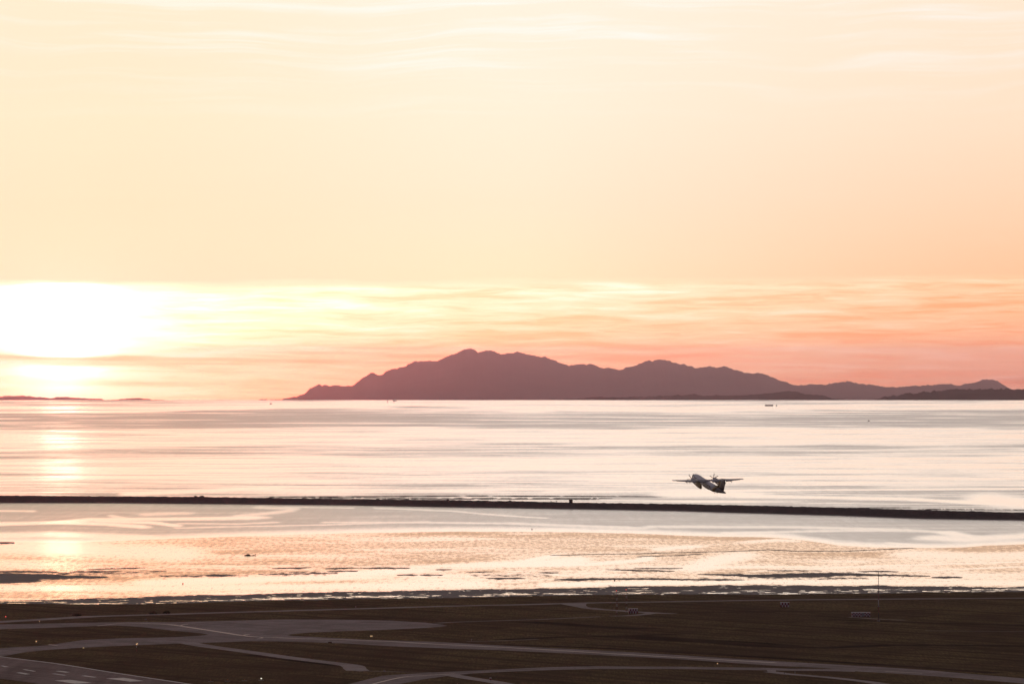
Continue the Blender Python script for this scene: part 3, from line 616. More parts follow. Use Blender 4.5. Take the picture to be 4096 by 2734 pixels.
main = [(1000, 1600), (1080, 1598)] + [Z1(*p) for p in [(60, 520), (130, 514), (165, 500), (240, 482), (280, 448), (330, 420), (370, 404), (405, 415), (470, 402), (530, 411), (670, 407), (690, 378), (740, 350), (790, 318), (830, 301), (865, 315), (905, 327), (950, 292), (1010, 272), (1110, 247), (1150, 225), (1200, 205), (1300, 193), (1380, 191), (1430, 175), (1480, 150),
        (1560, 128), (1610, 108), (1645, 97), (1680, 97), (1715, 118), (1740, 130), (1790, 117), (1850, 112), (1900, 130), (1945, 143), (2000, 126), (2060, 125), (2110, 138), (2190, 145), (2230, 160), (2270, 162), (2310, 154)]] + \
       [Z2(*p) for p in [(205, 180), (225, 197), (270, 200), (320, 212), (370, 237), (410, 232), (450, 225), (500, 223), (570, 227), (610, 240), (660, 258), (740, 263), (830, 264), (900, 246), (970, 232), (1020, 205), (1060, 192), (1150, 190), (1220, 199), (1290, 212), (1350, 224), (1400, 248), (1450, 265), (1530, 256), (1590, 256), (1640, 248), (1710, 251), (1760, 266),
        (1830, 278), (1880, 294), (1950, 305), (2040, 302), (2080, 325), (2140, 350), (2220, 375), (2280, 403), (2349, 410)]] + \
       [Z3(*p) for p in [(240, 333), (300, 322), (370, 319), (500, 324), (600, 314), (660, 305), (690, 295), (720, 300), (800, 314), (870, 320), (970, 333), (1010, 341), (1100, 343), (1300, 335), (1500, 325), (1620, 318), (1780, 328), (1900, 305), (1960, 285), (2040, 280), (2090, 298), (2150, 330), (2220, 368), (2349, 380)]] + [(4300, 1590), (4500, 1610)]
island('mountain_island', main, 81000, 9000, 300, tree=12, ncol=1100)
fore = [(2130, 1603), (2250, 1597)] + [Z2(*p) for p in [(480, 514), (560, 506), (700, 508), (900, 506), (1080, 497), (1200, 500), (1390, 488), (1440, 477), (1490, 492), (1700, 490), (1950, 484), (2100, 470), (2250, 459), (2349, 464)]] + [Z3(*p) for p in [(150, 390), (220, 396), (280, 415), (400, 424), (480, 432), (560, 452), (650, 462), (760, 466)]] + [(3440, 1602)]
island('low_island', fore, 46000, 5000, 340, tree=5)
near = [(3490, 1606), (3500, 1600)] + [Z3(*p) for p in [(965, 462), (990, 447), (1040, 432), (1130, 416), (1200, 408), (1270, 401), (1380, 396), (1460, 398), (1560, 386), (1640, 379), (1750, 377), (1900, 371), (2000, 370), (2100, 374), (2250, 370), (2349, 367)]] + [(4300, 1552), (4600, 1546), (4900, 1604)]
island('near_island', near, 36500, 3000, 360, tree=7)
island('far_hills', [(-500, 1602), (-300, 1590), (0, 1583), (90, 1582), (180, 1590), (280, 1588), (350, 1592), (430, 1597), (520, 1604)], 82000, 8000, 380, tree=8)
island('far_headland', [(-420, 1606), (-200, 1592), (40, 1590), (90, 1596), (150, 1602), (230, 1606)], 66000, 4000, 385, tree=5)
island('low_hill', [(400, 1604), (450, 1598), (500, 1594), (530, 1591), (560, 1592), (600, 1596), (680, 1599), (800, 1600), (930, 1599), (1010, 1602)], 72000, 5000, 390, tree=4)
island('sand_spit', [(420, 1610), (520, 1606), (800, 1607), (1200, 1605), (1800, 1604), (2150, 1606), (2220, 1609)], 33500, 900, 395, tree=1.2)

# ------------------------------------------------------------------ object materials
mat('white_paint', (0.66, 0.67, 0.72), 0.35, 0.5, var=0.08, scale=0.4)
mat('wing_grey', (0.30, 0.30, 0.34), 0.4, 0.5, var=0.15, scale=0.5)
mat('flap_grey', (0.15, 0.145, 0.165), 0.45, 0.4, var=0.15, scale=0.5)
mat('navy_paint', (0.022, 0.017, 0.038), 0.35, 0.5, var=0.2, scale=0.5)
mat('yellow_paint', (0.26, 0.165, 0.055), 0.35, 0.5, var=0.2, scale=0.5)
mat('reflection_tan', (0.30, 0.21, 0.15), 0.4, 0.5, var=0.2, scale=0.5)  # tan standing for light reflected on the white underside
mat('dark_glass', (0.02, 0.02, 0.025), 0.1, 0.6, var=0.1)
mat('blade_black', (0.02, 0.02, 0.022), 0.45, 0.5, var=0.2)
mat('metal', (0.30, 0.28, 0.27), 0.45, 0.5, metal=0.4, var=0.25, scale=3)
mat('red_paint', (0.22, 0.03, 0.035), 0.55, 0.4, var=0.25, scale=2)
mat('white_panel', (0.55, 0.50, 0.50), 0.55, 0.4, var=0.22, scale=2)
mat('dark_steel', (0.06, 0.055, 0.055), 0.6, 0.4, var=0.3, scale=2)
mat('post_grey', (0.30, 0.27, 0.27), 0.6, 0.4, var=0.3, scale=2)
mat('orange_panel', (0.45, 0.16, 0.05), 0.6, 0.3, var=0.3, scale=2)
mat('brown_board', (0.16, 0.085, 0.055), 0.8, 0.2, var=0.3, scale=2)
mat('concrete', (0.36, 0.32, 0.31), 0.85, 0.2, var=0.25, scale=2)
mat('hull_dark', (0.030, 0.026, 0.030), 0.6, 0.3, var=0.3, scale=0.2)
mat('bark', (0.05, 0.036, 0.028), 0.9, 0.1, var=0.4, scale=3)
mat('leaf_dark', (0.028, 0.030, 0.014), 0.9, 0.1, var=0.4, scale=2)
mat('lit_white', (0.8, 0.78, 0.7), 0.5, 0.3, emit=(1.0, 0.90, 0.72), estr=1.4)
mat('lit_red', (0.5, 0.03, 0.03), 0.5, 0.3, emit=(1.0, 0.10, 0.08), estr=1.6)
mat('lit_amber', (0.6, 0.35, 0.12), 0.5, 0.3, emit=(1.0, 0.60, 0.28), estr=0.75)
mat('lit_sign', (0.6, 0.48, 0.2), 0.5, 0.3, emit=(0.95, 0.60, 0.30), estr=0.42)

# ------------------------------------------------------------------ aircraft
# body frame: x forward, y to the left wing, z up; origin on the axis under the wing
def ring(x, ry, rz, y=0.0, z=0.0, n=24, shear=0.0, sq=2.0):
    out_ = []
    for j in range(n):
        a = 2 * PI * j / n; c, s_ = math.cos(a), math.sin(a)
        c = math.copysign(abs(c) ** (2 / sq), c); s_ = math.copysign(abs(s_) ** (2 / sq), s_)
        out_.append(Vector((x + shear * s_ * rz, y + ry * c, z + rz * s_)))
    return out_
def foil(c, th, x0, y, z, inc=0.0, n=10):
    """closed aerofoil section, chord c, leading edge at x0, running aft (-x)"""
    up = []; lo = []
    for i in range(n + 1):
        t_ = 0.5 * (1 - math.cos(PI * i / n)); h_ = 5 * th * (0.2969 * math.sqrt(t_) - .126 * t_ - .3516 * t_ ** 2 + .2843 * t_ ** 3 - .1015 * t_ ** 4)
        up.append((t_, h_ * 1.15)); lo.append((t_, -h_ * .85))
    pts = up + lo[-2:0:-1]
    return [Vector((x0 - c * (t_ * math.cos(inc) + h_ * math.sin(inc) * 0), y, z + c * h_ - c * t_ * math.sin(inc))) for t_, h_ in pts]
def vfoil(c, th, x0, z, n=10):
    return [Vector((p.x, p.z, z)) for p in foil(c, th, x0, 0, 0, 0, n)]

plane = thing('aircraft', (0, 0, 0), 'twin propeller airliner climbing away above the water with dark tail and yellow band', 'aircraft')
N0 = 14.6
SECT = [(0, .06, -.32), (.25, .34, -.28), (.8, .68, -.2), (1.6, .98, -.10), (2.8, 1.24, -.02), (4.2, 1.345, 0), (10, 1.345, 0), (16, 1.345, 0), (21.2, 1.345, 0), (22.4, 1.31, .04)]
fus = MB().loft([ring(N0 - s_, r_, r_ * (1.0 if s_ > 3 else .97), 0, z_, shear=-(0.55 if s_ > 22 else .25 if s_ > 21 else 0)) for s_, r_, z_ in SECT]).build('fuselage', 'white_paint', plane, True)
B1 = [(22.4, 1.31, .04, .55), (23.4, 1.26, .10, .75), (24.6, 1.17, .19, 1.0)]
MB().loft([ring(N0 - s_, r_, r_, 0, z_, shear=-h_) for s_, r_, z_, h_ in B1]).build('tail_band', 'yellow_paint', plane, True)
B2 = [(24.6, 1.17, .19, 1.0), (26.4, .98, .36, .6), (28.4, .74, .56, .25), (30.4, .50, .74, 0), (32.0, .30, .86, 0), (32.7, .16, .90, 0), (32.8, .05, .9, 0)]
tag(MB().loft([ring(N0 - s_, r_ * .92, r_, 0, z_, shear=-h_) for s_, r_, z_, h_ in B2]).build('tail_cone', 'navy_paint', plane, True), 'dark navy tail cone')
# belly fairing and side bands, their tan painting a reflection onto the underside
MB().loft([ring(3.6, .1, .05, 0, -1.28), ring(2.6, .75, .22, 0, -1.24), ring(0, .85, .26, 0, -1.24), ring(-3, .8, .24, 0, -1.24), ring(-4.6, .1, .05, 0, -1.28)]).build('belly_fairing', 'reflection_tan', plane, True)
for sy in (-1, 1):
    R_ = []
    for s_, r_, z_ in [(3.4, 1.29, -.01), (8, 1.345, 0), (14, 1.345, 0), (20.8, 1.345, 0), (21.6, 1.335, .01)]:
        R_.append([Vector((N0 - s_, sy * (r_ + o_) * math.cos(a), z_ + (r_ + o_) * math.sin(a))) for o_, a in [(.012, -.52), (.012, -.75), (.012, -1.0), (-.02, -1.0), (-.02, -.75), (-.02, -.52)]])
    MB().loft(R_).build('side_reflection', 'reflection_tan', plane, True)
# cabin windows, doors, windscreen
wm = None
for sy in (-1, 1):
    for i in range(22):
        y_, z_ = sy * 1.345 * math.cos(.27), 1.345 * math.sin(.27)
        if wm is None: wm = MB().box((0, 0, 0), (.26, .05, .38)).mesh('cabin_window', 'dark_glass')
        o = bpy.data.objects.new('cabin_window', wm); COL.objects.link(o); o.parent = plane
        o.location = (N0 - 5.4 - i * .74, y_, z_); o.rotation_euler = (sy * .27, 0, 0)
    for s_ in (4.5, 21.4):
        o = MB().box((0, 0, 0), (.75, .04, 1.55)).build('cabin_door', 'wing_grey', plane); o.location = (N0 - s_, sy * 1.335, .05)
    for k_, (s_, y_) in enumerate([(1.5, .35), (1.75, .8)]):
        o = MB().box((0, 0, 0), (.5, .52, .05)).build('windscreen', 'dark_glass', plane); o.location = (N0 - s_, sy * y_ * .8, .66 - .18 * k_); o.rotation_euler = (sy * -.5 * k_ * -1, .75, 0)
# lettering on the side is only two dark smudges at this distance
for x_, w_, h_ in ((-3.6, 1.1, .5), (-5.4, .8, .62), (-6.6, .5, .4)):
    for sy in (-1, 1):
        o = MB().box((0, 0, 0), (w_, .03, h_)).build('side_emblem', 'navy_paint', plane); o.location = (x_, sy * 1.30, .40); o.rotation_euler = (sy * .3, 0, 0)
# wing
ZW = 1.38
wsec = [(0, 2.95, .17, 1.05, 0), (4.6, 2.95, .17, 1.05, .02), (9.0, 2.25, .15, .78, .16), (12.8, 1.62, .13, .52, .33), (14.0, 1.35, .12, .40, .38), (14.2, .95, .06, .2, .39)]
rings = []
for y_, c_, th, x0, dz_ in wsec[::-1]: rings.append(foil(c_ * .74 if y_ < 12.9 else c_, th * (1.3 if y_ < 12.9 else 1), x0, y_, ZW + dz_))
for y_, c_, th, x0, dz_ in wsec[1:]: rings.append(foil(c_ * .74 if y_ < 12.9 else c_, th * (1.3 if y_ < 12.9 else 1), x0, -y_, ZW + dz_))
MB().loft(rings).build('wing', 'wing_grey', plane, True)
def wing_at(y_):
    a = abs(y_); ys_ = [w[0] for w in wsec]
    return [float(np.interp(a, ys_, [w[i_] for w in wsec])) for i_ in (1, 3, 4)]
for sy in (-1, 1):
    for y0, y1, nm, inc in ((1.35, 3.7, 'flap', .24), (5.1, 9.6, 'flap', .24), (9.8, 12.7, 'aileron', .03)):
        R_ = []
        for y_ in (y0, y1):
            c_, x0, dz_ = wing_at(y_); R_.append(foil(c_ * .30, .20, x0 - c_ * .715, sy * y_, ZW + dz_ - .06, inc))
        MB().loft(R_).build(nm, 'flap_grey', plane, True)
    for y_ in (2.4, 6.4, 8.9):
        c_, x0, dz_ = wing_at(y_); xr = x0 - c_
        MB().tube([(xr + 1.0, sy * y_, ZW + dz_ - .22), (xr, sy * y_, ZW + dz_ - .36), (xr - .75, sy * y_, ZW + dz_ - .62)], [.05, .12, .03], 8).build('flap_fairing', 'dark_steel', plane, True)
    MB().tube([(.35, sy * 14.18, ZW + .40), (-.75, sy * 14.22, ZW + .40)], [.05, .05], 8).build('wing_tip', 'navy_paint', plane, True)
    # engines
    cy_ = sy * 4.42
    nac = [(4.75, .40, .44, .98), (4.5, .52, .60, .92), (3.4, .62, .78, .84), (1.8, .66, .92, .72), (.2, .68, 1.02, .60)]
    MB().loft([ring(x_, w_, h_, cy_, z_, sq=2.4) for x_, w_, h_, z_ in nac]).build('engine_cowling', 'wing_grey', plane, True)
    nac2 = [(.2, .68, 1.02, .60), (-1.6, .66, 1.08, .50), (-3.2, .58, 1.05, .34), (-4.3, .44, .88, .18), (-4.9, .30, .66, .06), (-5.0, .12, .40, .02)]
    tag(MB().loft([ring(x_, w_, h_, cy_, z_, sq=2.4) for x_, w_, h_, z_ in nac2]).build('engine_nacelle', 'yellow_paint', plane, True), 'yellow rear part of the engine housing')
    MB().tube([(-1.2, cy_, ZW + .12), (-2.4, cy_, ZW + .10), (-2.9, cy_, ZW + .02)], [.22, .26, .24], 12).build('exhaust_pipe', 'dark_steel', plane, True)
    prop = MB().tube([(4.72, cy_, .98), (4.95, cy_, .98), (5.35, cy_, .98), (5.62, cy_, .98)], [.40, .38, .24, .04], 16).build('propeller', 'wing_grey', plane, True)
    ph = {-1: 4, 1: 22}[sy]
    for k_ in range(6):
        R_ = []
        for r_, c_, tw in ((.30, .14, .9), (.8, .26, .75), (1.4, .27, .5), (1.85, .20, .35), (2.05, .08, .3)):
            sec = []
            for t_, h_ in ((-.5, 0), (-.2, .5), (.2, .45), (.5, 0), (.2, -.25), (-.2, -.3)):
                sec.append(Vector((t_ * c_ * math.sin(tw) + h_ * .10 * math.cos(tw), t_ * c_ * math.cos(tw) - h_ * .10 * math.sin(tw), r_)))
            R_.append(sec)
        bl = MB().loft(R_).build('blade', 'blade_black', prop, True)
        bl.location = (5.02, cy_, .98); bl.rotation_euler = (math.radians(ph + 60 * k_), 0, 0)
# fin, rudder, tailplane
MB().loft([vfoil(4.6, .10, -10.3, .75), vfoil(3.4, .11, -12.2, 2.2), vfoil(2.75, .11, -13.7, 4.9), vfoil(2.4, .08, -14.0, 5.15)]).build('fin', 'navy_paint', plane, True)
MB().loft([vfoil(1.35, .14, -14.85, 1.1), vfoil(1.25, .14, -15.55, 3), vfoil(1.15, .14, -16.38, 4.85)]).build('rudder', 'navy_paint', plane, True)
MB().loft([[Vector((-6.5, -.04, 1.30)), Vector((-6.5, .04, 1.30)), Vector((-6.5, 0, 1.36))], [Vector((-9.4, -.14, 1.2)), Vector((-9.4, .14, 1.2)), Vector((-9.4, 0, 1.75))], [Vector((-11.6, -.17, 1.1)), Vector((-11.6, .17, 1.1)), Vector((-11.6, 0, 2.55))]]).build('dorsal_fin', 'yellow_paint', plane, True)
tag(MB().loft([[Vector((-11.9, -.155, 1.8)), Vector((-12.4, -.2, 1.8)), Vector((-12.4, .2, 1.8)), Vector((-11.9, .155, 1.8))], [Vector((-13.15, -.13, 4.6)), Vector((-13.7, -.17, 4.6)), Vector((-13.7, .17, 4.6)), Vector((-13.15, .13, 4.6))]]).build('fin_stripe', 'yellow_paint', plane), 'yellow stripe along the leading edge of the fin')
MB().tube([(-13.1, 0, 5.22), (-13.8, 0, 5.24), (-16.2, 0, 5.24), (-17.2, 0, 5.22)], [.05, .26, .22, .04], 12).build('fin_bullet', 'navy_paint', plane, True)
R_ = []
for y_, c_, x0 in ((4.62, 1.05, -14.75), (4.5, 1.25, -14.6), (2.2, 1.65, -14.2), (0, 2.0, -13.85), (-2.2, 1.65, -14.2), (-4.5, 1.25, -14.6), (-4.62, 1.05, -14.75)): R_.append(foil(c_, .12, x0, y_, 5.30))
MB().loft(R_).build('tailplane', 'wing_grey', plane, True)
for sy in (-1, 1):
    MB().loft([foil(.75, .14, -15.75, sy * .35, 5.28, .06), foil(.5, .14, -15.8, sy * 4.5, 5.28, .06)]).build('elevator', 'wing_grey', plane, True)
MB().tube([(-17.15, 0, 5.22), (-17.25, 0, 5.22), (-17.34, 0, 5.22)], [.10, .13, .06], 8).build('tail_light', 'lit_white', plane)
for sy in (-1, 1): MB().tube([(-8, sy * .5, -1.20), (-8.7, sy * .5, -1.30), (-9.6, sy * .5, -1.12)], [.04, .10, .03], 6).build('ventral_strake', 'navy_paint', plane, True)
MB().box((0.8, 0, 1.50), (.5, .03, .5)).build('antenna', 'white_paint', plane)
D_ = 3180.0
YAW, PITCH, ROLL = math.radians(21.0), math.radians(12.5), math.radians(-0.9)
hx = Vector((-math.sin(YAW) * math.cos(PITCH), math.cos(YAW) * math.cos(PITCH), math.sin(PITCH)))   # forward
left = Vector((-math.cos(YAW), -math.sin(YAW), 0)); upv = hx.cross(left)
M3 = Matrix((hx, left, upv)).transposed() @ Matrix.Rotation(ROLL, 3, 'X')
want = Vector(((2832 - 2048) / F * D_, D_, H - (1922 - EYE) / F * D_))      # where the middle of the wing is
plane.matrix_world = Matrix.Translation(want - M3 @ Vector((-.4, 0, ZW))) @ M3.to_4x4()

# ------------------------------------------------------------------ airfield things
def base_at(px, py): p = land(px, py, 0); return p
shel_panel = {}
def shelter(px, py, cols_, rows_, cw, ch, depth, label, rz, legs=0.25, gap=None):
    t_ = thing('equipment_shelter', base_at(px, py), label, 'shelter', None, rz)
    W_, H_ = cols_ * cw, rows_ * ch
    MB().box((0, 0, legs + H_ / 2), (W_ - .04, depth, H_)).build('wall', 'red_paint', t_)
    for i in (-1, 1): 
        for j in (-1, 1): MB().box((i * W_ * .42, j * depth * .4, legs / 2 - .05), (.18, .18, legs + .1)).build('leg', 'dark_steel', t_)
    r_ = MB(); r_.loft([[Vector((-W_ / 2 - .12, y_, z_)), Vector((W_ / 2 + .12, y_, z_)), Vector((W_ / 2 + .12, y_, z_ + .09)), Vector((-W_ / 2 - .12, y_, z_ + .09))] for y_, z_ in ((-depth / 2 - .12, legs + H_), (0, legs + H_ + .10), (depth / 2 + .12, legs + H_))])
    r_.build('roof', 'white_panel', t_)
    for r0 in range(rows_):
        for c0 in range(cols_):
            mt_ = 'red_paint' if (r0 + c0) % 2 else 'white_panel'
            if gap and gap[0] <= c0 < gap[1]: mt_ = 'post_grey'
            key = (mt_, cw, ch)
            if key not in shel_panel: shel_panel[key] = MB().box((0, 0, 0), (cw * .97, .05, ch * .97)).mesh('panel', mt_)
            o = bpy.data.objects.new('panel', shel_panel[key]); COL.objects.link(o); o.parent = t_
            o.location = (-W_ / 2 + (c0 + .5) * cw, -depth / 2 - .02, legs + H_ - (r0 + .5) * ch)
    MB().box((W_ / 2 + .01, 0, legs + H_ * .42), (.06, .9, H_ * .8)).build('door', 'white_panel', t_)
    MB().box((-W_ * .3, -depth / 2 - .08, legs + H_ * .30), (.45, .3, .4)).build('cooling_unit', 'metal', t_)
    return t_
shelter(2532, 2453, 7, 2, .50, .85, 2.6, 'red and white checked equipment shelter beside the two thin masts', .06)
shelter(3139, 2428, 6, 2, .58, .85, 2.6, 'dim red and white checked shelter standing alone in the grass near the shore road', -.05)
shelter(3443, 2466, 13, 3, .55, .50, 2.6, 'long low checked shelter with three rows of squares beside the tall single pole', .03, gap=(7, 9))

def mast(px, py, hgt, label, lamp=True, arm=True):
    t_ = thing('lattice_mast', base_at(px, py), label, 'mast')
    w_ = .21; n_ = 8
    for i in range(n_):
        z0, z1 = hgt * i / n_, hgt * (i + 1) / n_; m_ = MB()
        for sx in (-1, 1):
            for sy in (-1, 1): m_.box((sx * w_, sy * w_, (z0 + z1) / 2), (.075, .075, z1 - z0))
        for k_ in range(3):
            z_ = z0 + (z1 - z0) * (k_ + .5) / 3
            m_.box((0, -w_, z_), (2 * w_, .04, .04)); m_.box((0, w_, z_), (2 * w_, .04, .04)); m_.box((-w_, 0, z_), (.04, 2 * w_, .04)); m_.box((w_, 0, z_), (.04, 2 * w_, .04))
        m_.build('mast_section', 'white_panel' if i % 2 else 'red_paint', t_)
    MB().box((0, 0, .1), (1.0, 1.0, .2)).build('footing', 'concrete', t_)
    MB().tube([(0, 0, hgt), (0, 0, hgt + .9)], .04, 6).build('rod', 'dark_steel', t_)
    if arm:
        for z_ in (hgt * .93, hgt * .97): MB().tube([(-.9, 0, z_), (.9, 0, z_)], .05, 6).build('antenna', 'dark_steel', t_)
    if lamp: MB().tube([(-.15, -.3, hgt + .1), (-.15, -.3, hgt + .22), (-.15, -.3, hgt + .36)], [.12, .15, .07], 10).build('warning_light', 'lit_red', t_)
    return t_
mast(2467, 2462, 9.7, 'thin red and white lattice mast with a crossarm near its top')
mast(2506, 2446, 8.7, 'thin red and white lattice mast next to the checked shelter with red lamp on top', arm=False)
t_ = thing('glide_path_mast', base_at(3514, 2482), 'tall thin single pole with white bands standing in front of the shore', 'mast')
hg = 195 * base_at(3514, 2482).y / F
for z0, z1, mt_ in ((0, .18, 'dark_steel'), (.18, .32, 'red_paint'), (.32, .44, 'white_panel'), (.44, .68, 'red_paint'), (.68, .76, 'white_panel'), (.76, 1.0, 'dark_steel')):
    w_ = .13 - .03 * z0
    MB().tube([(0, 0, hg * z0), (0, 0, hg * z1)], [w_, w_ - .05 * (z1 - z0)], 10).build('pole_section', mt_, t_)
MB().box((0, 0, .1), (1.2, 1.2, .2)).build('footing', 'concrete', t_)
for z_ in (.30, .62, .94): MB().box((0, -.25, hg * z_), (.9, .18, .28)).build('antenna', 'post_grey', t_)

def post_light(px, py, hgt, label, lit, bar=None, name='approach_light', cat='light', group=None, pole='post_grey', size=.16):
    t_ = thing(name, base_at(px, py), label, cat, group)
    MB().tube([(0, 0, 0), (0, 0, hgt)], [.05, .04], 8).build('post', pole, t_)
    MB().tube([(0, -size * .3, hgt), (0, -size * .3, hgt + size), (0, -size * .3, hgt + size * 1.7)], [size * .7, size, size * .45], 10).build('lamp', lit, t_)
    if bar: MB().box((0, 0, .06), (bar, .5, .14)).build('base_slab', 'concrete', t_)
    else: MB().box((0, 0, .04), (.4, .4, .1)).build('base_slab', 'concrete', t_)
    return t_
post_light(1045, 2719, .45, 'approach light lit white on a pale slab, at the end of its row', 'lit_white', 1.7, group='row of approach lights', size=.2)
for px, wh in ((843, 'at the row end away from the lit one'), (910, 'between two other unlit ones'), (978, 'next to the lit one')):
    post_light(px, 2721 + (978 - px) * .022, .35, 'unlit approach light on pale slab, ' + wh, 'orange_panel', 1.7, group='row of approach lights')
post_light(23, 2471, .5, 'small red lamp on a post in the rough grass beside the shore road', 'lit_red', size=.2)
post_light(158, 2488, .45, 'small pale lamp on a post between shore road and apron', 'lit_amber', size=.16)
post_light(2870, 2656, .25, 'small amber edge light in the grass just below the long taxiway', 'lit_amber', size=.17)

def sign(px, py, w_, h_, label, mt_, lift=.2, rz=0.0, name='guidance_sign', inset=None):
    t_ = thing(name, base_at(px, py), label, 'sign', None, rz)
    for i in (-1, 1): MB().box((i * w_ * .32, 0, lift / 2), (.07, .07, lift + .04)).build('leg', 'dark_steel', t_)
    MB().box((0, 0, lift + h_ / 2), (w_, .22, h_)).build('frame', 'dark_steel', t_)
    MB().box((0, -.12, lift + h_ / 2), (w_ * .95, .05, h_ * .9)).build('face', mt_, t_)
    if inset:
        for x_, ww in inset: MB().box((x_ * w_, -.15, lift + h_ / 2), (ww * w_, .03, h_ * .6)).build('symbol', 'blade_black', t_)
    return t_
sign(1485, 2546, .95, .48, 'pale lit guidance sign in the grass wedge above the long taxiway', 'lit_sign', .12, .1, inset=((-.26, .03), (.22, .05)))
sign(1320, 2571, 1.3, .5, 'dull brown sign board seen beside the lower edge of the long taxiway', 'brown_board', .1)
sign(145, 2567, .42, .48, 'small pale square marker box on the left grass island', 'lit_amber', .1, name='marker_board')
sign(334, 2592, .5, .42, 'small dull marker box on the lower edge of the taxiway near the runway', 'lit_sign', .08, name='marker_board')
sign(583, 2480, .9, .35, 'faint grey sign standing at the upper edge of the apron', 'post_grey', .35)
sign(1423, 2429, .4, .6, 'small grey marker board beside the shore road', 'post_grey', .1, name='marker_board')
sign(1538, 2686, .55, .55, 'small grey marker board on the path below the narrow road', 'post_grey', .15, name='marker_board')
sign(3803, 2722, .9, .5, 'dim grey sign below the widest part of the taxiway', 'brown_board', .1)

t_ = thing('windsock', base_at(546, 2602), 'small glowing orange windsock on a short banded pole above the runway', 'windsock')
for i, mt_ in enumerate(('red_paint', 'dark_steel', 'dark_steel', 'white_panel', 'red_paint')):
    MB().tube([(0, 0, i * .42), (0, 0, (i + 1) * .42)], .11 if mt_ == 'white_panel' else .07, 8).build('pole_section', mt_, t_)
MB().tube([(-.12, 0, 2.22), (.10, .05, 2.42), (.38, .1, 2.72)], [.24, .22, .13], 12).build('sock', 'lit_amber', t_, True)
MB().tube([(0, 0, 2.0), (-.05, 0, 2.5)], .03, 6).build('bracket', 'dark_steel', t_)

t_ = thing('marker_drum', base_at(1962, 2721), 'red and white striped drum above the small road junction', 'drum')
for i, mt_ in enumerate(('white_panel', 'red_paint', 'red_paint', 'white_panel')):
    MB().tube([(0, 0, i * .26), (0, 0, i * .26 + .26)], [.30 - .01 * (i % 2), .29], 14).build('drum_band', mt_, t_)
MB().tube([(0, 0, 1.04), (0, 0, 1.14)], [.2, .12], 12).build('lid', 'dark_steel', t_)
def tee(px, py, hgt, label, arm, mt_='post_grey'):
    t_ = thing('marker_post', base_at(px, py), label, 'post')
    MB().tube([(0, 0, 0), (0, 0, hgt)], [.09, .07], 8).build('post', mt_, t_)
    MB().box((0, 0, hgt), (arm, .12, .14)).build('crossarm', mt_, t_)
    MB().box((0, 0, .05), (.35, .35, .12)).build('footing', 'concrete', t_)
tee(1886, 2563, .75, 'grey post with a short crossarm in the grass above the long taxiway', .5)
tee(3138, 2695, .75, 'dark post at the edge of the narrow road below the taxiway', .3, 'dark_steel')
tee(3180, 2691, .5, 'pale post with a short arm between taxiway and narrow road', .4)

# low scrub beside the shore road
def shrub(px, py, w_, h_, seed, label):
    p = base_at(px, py); t_ = thing('shrub', p, label, 'shrub', None); r_ = random.Random(seed)
    st = MB()
    for i in range(6):
        a = r_.uniform(0, 2 * PI); e_ = Vector((math.cos(a) * w_ * .3, math.sin(a) * w_ * .3, h_ * r_.uniform(.5, .8)))
        st.tube([(0, 0, 0), e_ * .5, e_], [.06, .04, .015], 5)
    st.build('stem', 'bark', t_)
    cr = MB()
    for i in range(420):
        a = r_.uniform(0, 2 * PI); rr_ = math.sqrt(r_.random()); x_ = math.cos(a) * rr_ * w_ / 2; y_ = math.sin(a) * rr_ * w_ / 2
        zt = h_ * math.sqrt(max(0, 1 - rr_ ** 2 * .9)) * (0.8 + .35 * math.sin(3.1 * a + seed)); z_ = zt * r_.uniform(.15, 1.0) ** .6
        s_ = r_.uniform(.08, .2); n_ = Vector((r_.uniform(-1, 1), r_.uniform(-1, 1), r_.uniform(-.2, 1))).normalized(); u_ = n_.orthogonal().normalized() * s_; v_ = n_.cross(u_)
        c_ = Vector((x_, y_, z_)); cr.add([c_ - u_, c_ + v_ * .6, c_ + u_, c_ - v_ * .6], [(0, 1, 2, 3)])
    cr.build('crown', 'leaf_dark', t_)
shrub(306, 2463, 4.2, 1.1, 3, 'low spreading dark shrub lying along the shore road')
shrub(611, 2455, 3.4, 1.4, 5, 'rounded dark shrub above the shore road, the taller of a pair')
shrub(666, 2453, 3.2, 1.2, 8, 'flatter dark shrub above the shore road, beside a rounded one')

# ------------------------------------------------------------------ on the jetty
p = jetty_top(2287); t_ = thing('hut', p - Vector((0, 0, .25)), 'small square dark hut standing alone on top of the jetty', 'hut')
MB().box((0, 0, 1.15), (2.5, 2.2, 2.3)).build('wall', 'brown_board', t_)
MB().loft([[Vector((-1.45, y_, z_)), Vector((1.45, y_, z_)), Vector((1.45, y_, z_ + .12)), Vector((-1.45, y_, z_ + .12))] for y_, z_ in ((-1.3, 2.28), (1.3, 2.42))]).build('roof', 'dark_steel', t_)
MB().box((-.3, -1.12, 1.0), (.8, .06, 1.9)).build('door', 'dark_steel', t_)
MB().box((-.72, -1.13, 1.2), (.3, .06, .7)).build('window', 'post_grey', t_); MB().box((.35, -1.13, 1.2), (.25, .06, .7)).build('window', 'post_grey', t_)
MB().box((1.05, -1.12, 1.2), (.42, .08, 2.1)).build('sunlit_strip', 'orange_panel', t_)  # orange strip paints sunlight onto the right edge of the wall
for i, px in enumerate((2203, 2223)):
    p = jetty_top(px); t_ = thing('bollard', p - Vector((0, 0, .3)), ('short dark bollard on the jetty, the farther of two from the hut', 'short dark bollard on the jetty, the nearer of two to the hut')[i], 'bollard', 'two bollards on the jetty')
    MB().tube([(0, 0, 0), (0, 0, .9), (0, 0, 1.05), (0, 0, 1.25)], [.22, .2, .3, .26], 10).build('bollard_post', 'dark_steel', t_); MB().box((0, 0, .1), (.7, .7, .3)).build('footing', 'concrete', t_)
